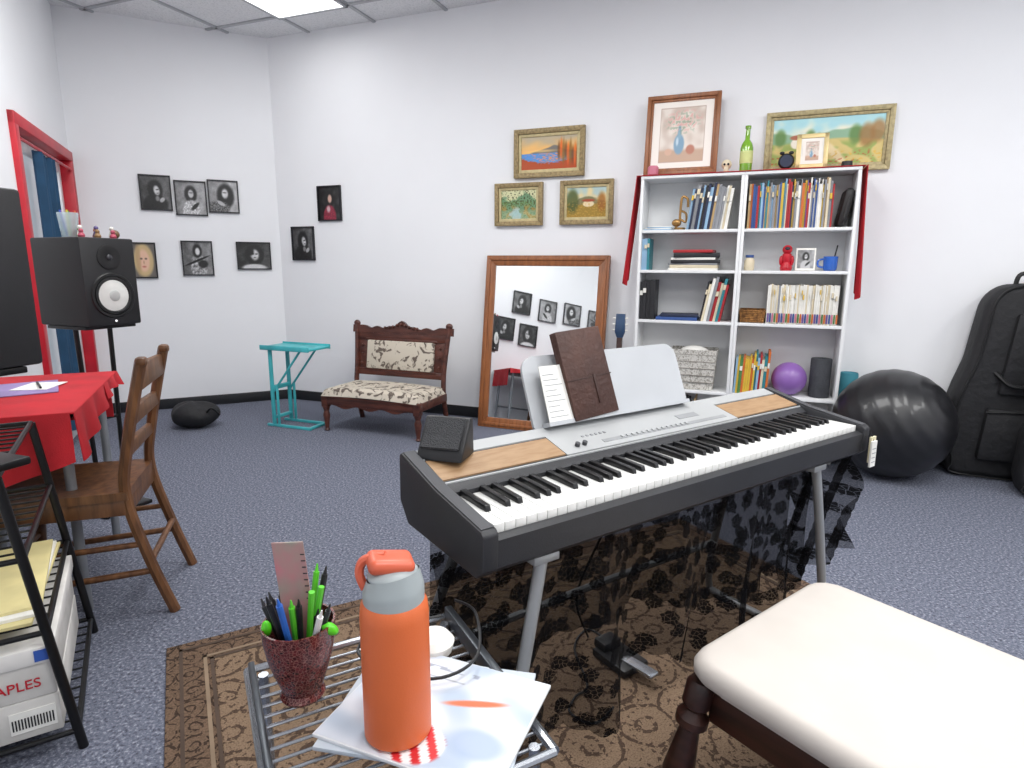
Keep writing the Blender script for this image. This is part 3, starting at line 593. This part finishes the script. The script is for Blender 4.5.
for u0,u1 in ((.12,.0),(1.06,1.24)):
    sg=u1
    o.tube([(u0,.015,.66),((u0*.75+sg*.25),.015,.5),((u0*.25+sg*.75),.02,.17),(sg,.03,.035),(sg,.06,.024),(sg,.2,.024),(sg,.42,.024),(sg,.46,.04),((u0*.3+sg*.7),.42,.2),((u0*.8+sg*.2),.30,.56),(u0,.27,.66)],.0125,silver,seg=12)
    o.box((sg,.1,.017),(.035,.05,.014),black,bev=.004);o.box((sg,.4,.017),(.035,.05,.014),black,bev=.004)
    o.b2(u0-.03,u0+.03,.0,.28,.643,.66,silver,.003)
o.tube([(.05,.40,.25),(.6,.40,.26),(1.17,.40,.25)],.011,silver,sub=4)
o.tube([(.095,.27,.62),(1.09,.27,.62)],.011,silver,sub=1)
o.done()
def lf(u,v):
    L=.53+.05*math.sin(u*9+.5)+.04*math.sin(u*23)+.012*abs(math.sin(u*90));x=-.06+1.35*u
    return (x+.02*math.sin(v*5+u*9),.12+.035*math.sin(u*34)*(.25+v)+.02*math.sin(u*13+2)*v,.652-L*v)
o=Ob('lace_tablecloth',kb,KA);o.grid(lf,200,24,lace)
o.grid(lambda u,v:(-.02+1.3*u,.20+.03*math.sin(u*27+1)*(.2+v),.652-(.40+.07*math.sin(u*7+2)+.012*abs(math.sin(u*80)))*v),180,16,lace)
o.grid(lambda u,v:(1.17+.17*u,.14-.10*u+.03*math.sin(v*9+u*14),.655-(.44-.12*u)*v),20,16,lace);o.done(180)
o=Ob('notebook',kb,KA)
T0=Matrix.Translation((.487,.280,.818))@Matrix.Rotation(math.radians(-19),4,'X')@Matrix.Rotation(math.radians(-4),4,'Y')
lea=M('brown_leather','#4c2c21',.6,c2='#3c2119',vs=9,bump=.3,bs=80)
def nb2(x0,x1,y0,y1,z0,z1,m,bv=.002): o.prism([(x0,z0),(x1,z0),(x1,z1),(x0,z1)],y0,y1,m,bev=bv,T=T0)
nb2(-.072,.072,-.012,-.007,0,.225,lea);nb2(-.072,.072,.008,.013,0,.225,lea);nb2(-.074,-.068,-.012,.013,0,.225,lea);nb2(-.068,.068,-.007,.008,.004,.221,paper);nb2(-.074,.074,-.0135,-.012,.098,.101,M('leather_strap','#341911',.6),.0005);nb2(.012,.020,-.0145,-.012,.03,.105,M('leather_strap','#341911',.6),.0005);o.done()
o=Ob('sheet_music',kb,KA)
T0=Matrix.Translation((.368,.276,.815))@Matrix.Rotation(math.radians(-21),4,'X')
ink=M('print_ink','#8a8c92',.7)
def nb3(x0,x1,y0,y1,z0,z1,m): o.prism([(x0,z0),(x1,z0),(x1,z1),(x0,z1)],y0,y1,m,T=T0)
nb3(-.030,.050,-.002,.0,0,.145,paper)
for k in range(9): nb3(-.024,.030-.01*(k%3),-.0026,-.002,.018+.013*k,.0195+.013*k,ink)
o.done()
o=Ob('wedge_speaker',kb,KA)
T0=Matrix.Translation((.048,.262,.802))@Matrix.Rotation(math.radians(-50),4,'Z')
gr=M('speaker_mesh','#3a3b3e',.8,bump=.8,bs=350)
o.prism([(-.042,-.008),(.038,-.008),(.030,.012),(-.02,.074),(-.038,.07)],-.050,.050,black,'x',bev=.004,T=T0@Matrix.Rotation(math.radians(180),4,'Z'))
o.prism([(-.032,.020),(-.031,.016),(.014,.073),(.017,.069)],-.042,.042,gr,'x',T=T0)
o.done()
o=Ob('paper_tag',kb,KA);o.b2(1.240,1.266,-.040,-.034,.645,.72,M('tag_yellow','#e4dcb8',.7));o.b2(1.232,1.260,-.047,-.042,.635,.71,paper);o.tube([(1.25,-.041,.71),(1.25,-.026,.745)],.001,black,sub=1)
for k in range(4): o.b2(1.236,1.256,-.0476,-.047,.648+.013*k,.65+.013*k,ink)
o.done()
o=Ob('sustain_pedal',(.36,1.62,0.010),KA)
o.b2(-.05,.05,-.02,.12,0,.025,black,.006);o.prism([(-.09,.03),(-.085,.042),(.02,.03),(.05,.02),(0,.018)],-.018,.018,chrome,'x',bev=.003);o.b2(-.035,.035,.08,.13,.02,.05,black,.006);o.done()
o=Ob('power_cable',(0,0,0))
o.tube([(.30,1.78,.014),(.25,1.82,.014),(.2,1.72,.014),(.22,1.55,.014),(.18,1.5,.014),(.16,1.44,.014),(.22,1.40,.014),(.28,1.46,.014)],.0035,black,seg=6)
o.tube([(.25,1.78,.014),(.2,1.7,.2),(.24,1.5,.5),(.3,1.5,.64)],.0035,black,seg=6);o.done()
# ---------------- rug
o=Ob('area_rug',(-1.08,1.72,0),28.6)
o.b2(0,2.15,-1.55,0,.0005,.007,rugb,.002);o.b2(.13,2.02,-1.42,-.13,.0068,.0085,rugf);
rl=M('rug_dark_line','#4d3e34',.95);rl2=M('rug_light_line','#86735f',.95)
for d,m in ((.118,rl),(.035,rl),(.10,rl2)):
    for a in ((d,d+.010,-1.55+d,-d),(2.14-d,2.15-d,-1.55+d,-d),(d,2.15-d,-.010-d,-d),(d,2.15-d,-1.55+d,-1.54+d)): o.b2(*a,.006,.0092 if m is rl else .009,m)
o.done()
# ---------------- piano bench
cv=M('cream_vinyl','#c8c1ba',.5,var=.03,bump=.05,bs=20,spec=.3)
BA=math.degrees(math.atan2(.60,.80))
o=Ob('piano_bench',(.312,.995,0.008),BA-90)
Lb,Db=.92,.49
def rr_(u,Lx,Ly,r):
    ex,ey=Lx-r,Ly-r;seg=[2*ey,math.pi*r/2,2*ex,math.pi*r/2]*2;tot=sum(seg);d=(u%1)*tot;k=0
    while d>seg[k]: d-=seg[k];k=(k+1)%8
    t=d/seg[k]
    if k==0: return Lx,-ey+2*ey*t
    if k==1: a=t*math.pi/2;return ex+r*math.cos(a),ey+r*math.sin(a)
    if k==2: return ex-2*ex*t,Ly
    if k==3: a=math.pi/2*(1+t);return -ex+r*math.cos(a),ey+r*math.sin(a)
    if k==4: return -Lx,ey-2*ey*t
    if k==5: a=math.pi*(1+t/2);return -ex+r*math.cos(a),-ey+r*math.sin(a)
    if k==6: return -ex+2*ex*t,-Ly
    a=math.pi*(1.5+t/2);return ex+r*math.cos(a),-ey+r*math.sin(a)
def cu(u,v):
    if v<.5:
        k=v/.5;a=-math.pi/2+math.pi*k;ins=.022*(1-math.cos(a));z=.468+.026*math.sin(a)
        x,y=rr_(u,Lb/2-ins,Db/2-ins,.05)
    else:
        k=(v-.5)/.5;x,y=rr_(u,Lb/2-.022,Db/2-.022,.05);x*=1-k;y*=1-k;z=.494+.014*math.sin(k*math.pi/2)
    return (Lb/2+x,Db/2+y,z)
o.grid(cu,120,24,cv);o.b2(.03,Lb-.03,.03,Db-.03,.425,.45,darkw,.004)
o.tube([cu(k/60,.0) for k in range(60)],.006,cv,closed=True,sub=1)
o.b2(.04,Lb-.04,.035,.055,.36,.43,darkw,.004);o.b2(.04,Lb-.04,Db-.055,Db-.035,.36,.43,darkw,.004);o.b2(.035,.055,.04,Db-.04,.36,.43,darkw,.004);o.b2(Lb-.055,Lb-.035,.04,Db-.04,.36,.43,darkw,.004)
for x,y in ((.025,.03),(.025,Db-.03),(Lb-.025,.03),(Lb-.025,Db-.03)):
    dx=-.05 if x<.4 else .05;dy=-.05 if y<.2 else .05
    d=Vector((dx,dy,-.43))
    o.lathe([(.02,0),(.026,.01),(.026,.05),(.018,.06),(.03,.075),(.03,.09),(.018,.10),(.024,.15),(.03,.2),(.02,.24),(.028,.25),(.028,.262),(.018,.27),(.022,.34),(.013,.432)],darkw,c=(x,y,.44),rot=d,seg=18)
o.tube([(.0,.0,.16),(Lb,.0,.16)],.011,darkw,sub=1);o.done()
# ---------------- wire side table with items
o=Ob('wire_side_table',(-.11,1.01,0),-62)
zt=.565
X1,Y0=.36,-.34
dst=M('dark_steel','#4d5156',.35,metal=.7)
c4=[(0,0,zt),(X1,0,zt),(X1,Y0,zt),(0,Y0,zt)]
o.tube([c4[0],c4[1]],.007,chrome,sub=1);o.tube([c4[1],c4[2]],.006,chrome,sub=1);o.tube([c4[2],c4[3]],.007,chrome,sub=1);o.tube([c4[3],c4[0]],.006,chrome,sub=1)
o.b2(0,X1*.75,-.012,.002,zt-.01,zt+.02,dst,.003);o.b2(0,X1,Y0,Y0+.010,zt-.01,zt+.016,dst,.003)
for k in range(1,16): o.cyl((X1*k/16,0,zt-.004),(X1*k/16,Y0,zt-.004),.0025,chrome,seg=8)
for x in (.02,X1-.02):
    for y in (-.02,Y0+.02): o.tube([(x,y,zt),(x,y,.014)],.008,chrome,sub=1);o.cyl((x,y,.0095),(x,y,.03),.011,black)
for k in range(1,8): o.cyl((X1*k/8,-.02,.2),(X1*k/8,Y0+.02,.2),.0025,chrome,seg=8)
for y in (-.02,Y0+.02): o.cyl((.02,y,.2),(X1-.02,y,.2),.005,chrome)
o.done()
zt=.573
def magfn(x,z):
    n=nz_(x,z,2,3);n2=nz_(x,z,7,8)
    c=mixc((.84,.85,.88),(.66,.72,.79),sm(-.2,.5,n));c=mixc(c,(.64,.65,.7),.8*E(x,z,-.6,-.2,.25,.35,.4));c=mixc(c,(.85,.42,.28),E(x,z,.35,.25,.34,.06,.3,.4));c=mixc(c,(.55,.63,.74),.7*E(x,z,.6,-.4,.3,.25,.3))
    c=mixc(c,(.78,.16,.18) if int((x+z*.6+4)*9)%2==0 else (.9,.9,.9),E(x,z,-.02,-.66,.36,.34,.08))
    if abs(z-.75)<.035 and abs(x+.3)<.5: c=mixc(c,(.5,.52,.58),.7*(n2>-.1))
    if abs(z-.55)<.02 and abs(x+.3)<.4: c=(.6,.62,.66)
    return c
o=Ob('magazine',(-.108,.755,zt),-20)
mg=M('magazine_cover','#cfd4da',.35,c2='#aeb9c6',vs=5)
o.box((0,0,.004),(.26,.20,.006),mg,rot=(0,0,9),bev=.001);o.box((.01,-.005,.0095),(.26,.21,.005),M('magazine_cover_white','#dfe1e4',.3,var=.03),rot=(0,0,-2),bev=.001)
ob=o.done();pc_=picture(ob,.256,.206,0,magfn,90,80);pc_.matrix_local=Matrix.Translation((.01,-.005,.0125))@Matrix.Rotation(math.radians(-2),4,'Z')@Matrix.Rotation(math.radians(-90),4,'X')
zt2=.586
o=Ob('water_bottle',(-.148,.706,zt2))
org=M('orange_powdercoat','#cf6534',.45,var=.03,bump=.05,bs=500);lid=M('grey_lid','#9ba3a5',.4);cor=M('coral_lid','#cf5f42',.35)
o.lathe([(.039,0),(.0435,.004),(.0435,.170),(.042,.184),(.0385,.190)],org,seg=48)
o.grid(lambda u,v:((.0385-.0055*max(0,v-.45)/.55)*math.cos(u*6.2832),(.0385-.0055*max(0,v-.45)/.55)*math.sin(u*6.2832),.189+(.034+.009*math.cos(u*6.2832+.6))*v),48,10,lid)
o.ell((.001,.0,.222),(.033,.033,.012),lid,u=32)
o.box((-.004,.004,.236),(.058,.044,.020),cor,rot=(0,9,20),bev=.009,seg=4);o.tube([(-.036,.0,.203),(-.043,.002,.222),(-.036,.004,.239),(-.01,.004,.245)],.006,cor,seg=8);o.done()
o=Ob('pencil_cup',(-.305,.795,zt-.004))
mos=bpy.data.materials.new('mosaic_glass');mos.use_nodes=True;nt=mos.node_tree;N=nt.nodes;Lk=nt.links;b=N['Principled BSDF'];b.inputs['Roughness'].default_value=.2
tc=N.new('ShaderNodeTexCoord');v=N.new('ShaderNodeTexVoronoi');v.inputs['Scale'].default_value=230;Lk.new(tc.outputs['Object'],v.inputs['Vector']);ve=N.new('ShaderNodeTexVoronoi');ve.feature='DISTANCE_TO_EDGE';ve.inputs['Scale'].default_value=230;Lk.new(tc.outputs['Object'],ve.inputs['Vector'])
cr=N.new('ShaderNodeValToRGB');cr.color_ramp.elements[0].color=lin('#22090b');cr.color_ramp.elements[1].color=lin('#6b2a2c');Lk.new(v.outputs['Color'],cr.inputs[0])
lt=N.new('ShaderNodeMath');lt.operation='LESS_THAN';lt.inputs[1].default_value=.05;Lk.new(ve.outputs['Distance'],lt.inputs[0])
mx=N.new('ShaderNodeMix');mx.data_type='RGBA';mx.inputs[7].default_value=lin('#8a5c54');Lk.new(cr.outputs[0],mx.inputs[6]);Lk.new(lt.outputs[0],mx.inputs[0]);Lk.new(mx.outputs[2],b.inputs['Base Color'])
o.lathe([(.030,0),(.032,.004),(.028,.012),(.034,.03),(.045,.065),(.050,.095),(.051,.118),(.048,.118),(.047,.095),(.041,.065),(.02,.03),(.0,.028)],mos,seg=36)
pc=['#1b1b1f','#1b1b1f','#58c030','#1b1b1f','#23252a','#e8e8e8','#2a5fb0','#1b1b1f','#2b2b30']
for k in range(18):
    a=k*2.4;r=.018+.014*(k%2);h=.065+.045*((k*5)%4)/3;m=M('pen_%s'%pc[k%9][1:],pc[k%9],.35)
    p0=Vector((.4*r*math.cos(a),.4*r*math.sin(a),.045));p1=Vector((1.5*r*math.cos(a),1.5*r*math.sin(a),.06+h));o.cyl(p0,p1,.0045,m,seg=10);o.cyl(p1,p1+(p1-p0).normalized()*.012,.003,m,r2=.001,seg=10)
for q in ((.026,-.012,.170),(.034,.006,.168)): o.cyl((.01,0,.05),q,.0045,M('pen_58c030','#58c030'),seg=10)
o.ell((.048,-.01,.112),(.013,.008,.008),M('green_clip','#59d020',.4),rot=(0,30,0));o.ell((-.038,-.02,.118),(.007,.006,.012),M('green_clip','#59d020',.4))
rul=M('pink_ruler','#c98089',.2,alpha=.85,c2='#9a9f90',vs=14)
T0=Matrix.Translation((.002,.012,.05))@Matrix.Rotation(math.radians(-3),4,'Y')@Matrix.Rotation(math.radians(4),4,'X')
o.prism([(-.022,0),(.022,0),(.022,.19),(-.022,.19)],-.001,.001,rul,T=T0)
for k in range(17): o.prism([(.016,.01+.01*k),(.022,.01+.01*k),(.022,.0115+.01*k),(.016,.0115+.01*k)],-.0016,-.001,black,T=T0)
o.done()
o=Ob('white_dish',(-.125,.89,.573));o.lathe([(.022,0),(.03,.004),(.034,.02),(.026,.03),(.0,.034)],pal['white']);o.done()
o=Ob('charging_cable');o.tube([(-.12,.95,.60),(-.2,.92,.597),(-.24,.86,.597),(-.18,.80,.60),(-.1,.79,.60),(-.05,.83,.61),(-.06,.93,.62),(-.10,1.0,.60)],.0025,black,seg=6);o.done()
# ---------------- desk area (left)
o=WL('desk')
s0,s1=-3.46,-2.66
grey=M('desk_grey_metal','#8d9196',.4,metal=.4)
YD=-.52
o.b2(s0,s1,YD,-.03,.70,.725,darkw,.004)
for s in (s0+.12,s1-.05):
    for y in (YD+.04,-.08): o.cyl((s,y,0),(s,y,.70),.016,grey)
    o.cyl((s,YD+.04,.12),(s,-.08,.12),.01,grey)
o.cyl((s0+.12,-.08,.3),(s1-.05,-.08,.3),.01,grey);o.done()
o=WL('red_tablecloth')
o.b2(s0-.01,s1+.02,YD-.02,-.02,.727,.735,redc,.003)
o.grid(lambda u,v:(s1-.30+.32*u,YD-.022-.012*math.sin(u*14)*v-.01*v,.733-.06*v*(1-.3*math.sin(u*3.1))),20,8,redc,.003)
o.grid(lambda u,v:(s0-.01+.52*u,YD-.022-.012*math.sin(u*17)*v-.01*v,.733-(.16-.10*u)*v),24,10,redc,.003)
o.grid(lambda u,v:(s1+.022+.008*math.sin(u*15)*v,YD+.01+.45*u,.733-.2*v),20,8,redc,.003)
o.grid(lambda u,v:(s0-.012-.008*math.sin(u*15)*v,YD-.01+.45*u,.733-(.16+.14*u)*v),20,8,redc,.003);o.done()
o=WL('paper_sheets',-2.98,-.30,.736);o.box((0,0,.002),(.28,.2,.003),M('lavender_paper','#8d7cab',.7),rot=(0,0,12));o.box((.02,-.04,.0045),(.15,.12,.002),paper,rot=(0,0,-14));o.cyl((-.05,-.06,.01),(.08,-.02,.01),.004,black);o.done()
o=WL('headphones',-3.15,-.20,.736);o.tube([(-.07,0,.04),(-.06,0,.12),(0,0,.16),(.06,0,.12),(.07,0,.04)],.008,black);o.ell((-.07,0,.04),(.02,.035,.038),black);o.ell((.07,0,.04),(.02,.035,.038),black);o.done()
def speaker(name,p,q,z,w=.25,h=.39,d=.33):
    a=math.degrees(math.atan2(q[1]-p[1],q[0]-p[0]));o=Ob(name,(p[0],p[1],z),a)
    cab=M('speaker_cabinet','#1a1a1d',.55,bump=.08,bs=250)
    o.b2(0,w,0,d,0,h,cab,.008)
    cone=M('speaker_cone','#dcdcd8',.5);rb=M('speaker_surround','#131315',.5)
    wx,wz=w/2,.135
    o.lathe([(.098,0),(.102,.003),(.098,.008),(.088,.008),(.086,.002)],rb,c=(wx,.001,wz),rot=(0,-1,0),seg=40)
    o.lathe([(.086,.0005),(.084,.009),(.074,.010),(.068,.004)],rb,c=(wx,.0,wz),rot=(0,-1,0),seg=40)
    o.lathe([(.070,.0055),(.068,.006),(.035,.0115),(.0,.012)],cone,c=(wx,.0,wz),rot=(0,-1,0),seg=40)
    o.ell((wx,-.011,wz),(.026,.006,.026),M('cone_cap','#b9bab8',.4))
    o.lathe([(.055,0),(.055,.004),(.045,.006),(.02,.001),(.0,.001)],rb,c=(wx,.0,.305),rot=(0,-1,0),seg=32);o.ell((wx,-.003,.305),(.013,.006,.013),M('tweeter_dome','#3a3b40',.3))
    o.ell((wx,-.001,.02),(.005,.003,.005),M('led_white','#ffffff',.3,emit=1))
    o.done();return a
speaker('studio_monitor_speaker',(-1.863,2.683),(-1.77,2.915),.914)
fn=Vector((.326,.945));wd=Vector((-.945,.326))
C=Vector((-1.09,1.405));p=C;q=C+wd*.25
speaker('studio_monitor_speaker',(p.x,p.y),(q.x,q.y),.96)
def sstand(cx,cy,z,ang,zb):
    o=Ob('speaker_stand',(cx,cy,0),ang)
    o.b2(-.12,.12,-.13,.13,z-.016,z-.001,blackm,.003)
    for sx in (-.08,.08): o.cyl((sx,0,z-.01),(sx*.8,0,zb+.02),.011,blackm)
    o.b2(-.12,.12,-.11,.11,zb,zb+.02,blackm,.006);o.cyl((-.07,0,(zb+z)/2),(.07,0,(zb+z)/2),.007,blackm);o.done()
fa=math.atan2(2.915-2.683,-1.77+1.863);dn=Vector((-math.sin(fa),math.cos(fa)));cc=Vector((-1.8165,2.799))+dn*.165
sstand(cc.x,cc.y,.914,math.degrees(fa),0)
cc2=C+wd*.125-fn*.165
ZR=.72
sstand(cc2.x,cc2.y,.96,math.degrees(math.atan2(wd.y,wd.x)),ZR+.012)
o=Ob('drinking_glass',(cc.x-.03,cc.y-.03,1.305))
clr=M('clear_plastic','#cfe4ea',.1,alpha=.4)
o.lathe([(.03,0),(.032,.003),(.042,.11),(.040,.11),(.030,.006),(0,.005)],clr)
for k in range(6): a=k*1.05;o.cyl((.012*math.cos(a),.012*math.sin(a),.008),(.03*math.cos(a),.03*math.sin(a),.12),.004,M('crayon%d'%k,['#d03a3a','#e08a2a','#3a8a4a','#c03a8a','#3a5ac0','#e0c83a'][k],.5))
o.done()
o=Ob('toy_figurines',(cc.x,cc.y,1.3045),math.degrees(fa))
for k in range(8):
    x=-.08+.024*k;y=-.12+.04*(k%3);m=M('toy%d'%(k%6),['#b04a5e','#dedad2','#5a7a4a','#8a6a44','#5f5384','#c06a44'][k%6],.5);sc=.8+.5*((k*5)%3)/2
    o.lathe([(.012,0),(.014,.01*sc),(.009,.024*sc),(.006,.028*sc)],m,c=(x,y,0),seg=10);o.ell((x,y,.034*sc),.010,m,u=10,v=8)
o.ell((.10,-.08,.02),(.022,.02,.02),M('brown_toy','#6a5034',.6))
o.done()
# ---------------- chair
o=Ob('wooden_chair',(-1.335,2.08,0),108.5)
hw=.178
for sx in (-1,1):
    o.tube([(sx*(hw+.0),-.11,0),(sx*hw,-.05,.20),(sx*(hw-.005),-.0,.43),(sx*(hw-.005),-.02,.6),(sx*(hw-.01),-.085,.88)],.018,chairw,seg=8)
    o.box((sx*(hw-.01),-.087,.88),(.040,.034,.03),chairw,bev=.01)
    o.cyl((sx*(hw+.01),.40,0),(sx*(hw+.0),.37,.42),.015,chairw,r2=.021)
    o.cyl((sx*hw,-.05,.16),(sx*hw,.39,.14),.011,chairw);o.cyl((sx*hw,-.04,.26),(sx*hw,.38,.25),.010,chairw)
    o.b2(sx*hw-.012,sx*hw+.012,.0,.38,.37,.425,chairw,.004)
o.cyl((-hw,.39,.2),(hw,.39,.2),.011,chairw);o.cyl((-hw,-.055,.2),(hw,-.055,.2),.011,chairw);o.b2(-hw,hw,.37,.39,.37,.425,chairw,.004);o.b2(-hw,hw,-.01,.01,.37,.425,chairw,.004)
def seat(u,v): 
    x=-.195+.39*u;y=-.01+.44*v
    return (x,y,.452-.012*math.sin(u*math.pi)*math.sin(v*math.pi))
o.grid(seat,16,16,chairw,.028)
for z0,z1,y0 in ((.785,.86,-.082),(.67,.72,-.052),(.56,.60,-.024)): o.prism([(-hw,z0),(hw,z0),(hw,z1),(0,z1+.008),(-hw,z1)],y0,y0+.02,chairw,bev=.005)
o.done()
# ---------------- rack
RA=math.degrees(math.atan2(.60,-.37));ra_=math.radians(RA)
o=Ob('metal_rack',(-1.07,1.33,0),RA)
Lr,Dr=.57,.42
ln=lambda z:.085*z/.72
for x in (0,Lr):
    for y in (0,Dr): o.cyl((x,y,0),(x,y+ln(ZR) if y==0 else y,ZR),.011,blackm)
for z in (.05,.33,.52,ZR):
    for y in (ln(z),Dr): o.cyl((0,y,z),(Lr,y,z),.007,blackm)
    for x in (0,Lr): o.cyl((x,ln(z),z),(x,Dr,z),.007,blackm)
    for k in range(1,12): o.cyl((Lr*k/12,ln(z),z),(Lr*k/12,Dr,z),.003,blackm,seg=6)
o.done()
def rk(name,x,y,z,**k): return Ob(name,(-1.07+math.cos(ra_)*x-math.sin(ra_)*y,1.33+math.sin(ra_)*x+math.cos(ra_)*y,z),RA,**k)
o=rk('yellow_legal_pads',.29,.23,.338);yl=M('legal_yellow','#d6ca92',.7)
for k in range(3): o.box((.005*k,0,.004+.008*k),(.50-.03*k,.34,.0075),yl if k!=1 else paper,rot=(0,0,2*k-2))
o.done()
bw=M('box_white','#cfcdc9',.7)
o=rk('cardboard_box',.285,.225,.058)
o.b2(-.27,.26,-.19,.19,0,.10,bw,.003);o.b2(-.27,.26,-.188,.188,.101,.225,bw,.003);o.b2(-.276,.266,-.195,.195,.190,.232,M('box_lid','#dbd9d6',.7),.003)
o.b2(-.2725,-.27,-.09,-.18,.02,.075,paper)
for k in range(14): o.b2(-.2735,-.2725,-.175+.006*k,-.172+.006*k,.03,.058,black)
o.b2(-.2785,-.276,-.185,-.155,.198,.226,M('box_blue','#2f55a8',.6))
bxo=o.done()
cu_=bpy.data.curves.new('lt','FONT');cu_.body='STAPLES';cu_.size=.034;cu_.extrude=.0008
to=bpy.data.objects.new('lt',cu_);S.collection.objects.link(to);bpy.context.view_layer.update()
me=bpy.data.meshes.new_from_object(to);bpy.data.objects.remove(to)
t=bpy.data.objects.new('box_lettering',me);S.collection.objects.link(t);me.materials.append(redp)
R_=Matrix(((0,0,-1,-.2715),(-1,0,0,-.035),(0,1,0,.130),(0,0,0,1)));t.parent=bxo;t.matrix_local=R_
# ---------------- lights
def area(name,i,j,power):
    s=.42+.61*i+.305;y=-.33-.61*j-.61
    l=bpy.data.lights.new(name,'AREA');l.shape='RECTANGLE';l.size=.58;l.size_y=1.19;l.energy=power;l.color=(1,.995,.98)
    ob=bpy.data.objects.new(name,l);S.collection.objects.link(ob);ob.matrix_world=Matrix.Translation(Bp(s,y,CH-.035))@Matrix.Rotation(math.radians(TB),4,'Z')
NP=len(PAN)-2
for k,(i,j) in enumerate(PAN):
    area('light_%d'%k,i,j,4 if k==0 else (30 if k==1 else 165/NP))  # second lamp belongs to the panel added for the left wall
w=bpy.data.worlds.new('world');S.world=w;w.use_nodes=True;w.node_tree.nodes['Background'].inputs[0].default_value=(.9,.95,1,1);w.node_tree.nodes['Background'].inputs[1].default_value=.6
# ---------------- camera
cam=bpy.data.cameras.new('camera');co=bpy.data.objects.new('camera',cam);S.collection.objects.link(co)
cam.sensor_width=36;cam.lens=609.743*36/1024;cam.clip_start=.02
p=math.radians(10.918);r=math.radians(.294)
F=Vector((0,math.cos(p),-math.sin(p)));R=Vector((1,0,0));U=Vector((0,math.sin(p),math.cos(p)))
R2=R*math.cos(r)+U*math.sin(r);U2=-R*math.sin(r)+U*math.cos(r)
m=Matrix.Identity(4)
for i in range(3): m[i][0]=R2[i];m[i][1]=U2[i];m[i][2]=-F[i]
m[2][3]=1.188
co.matrix_world=m;S.camera=co
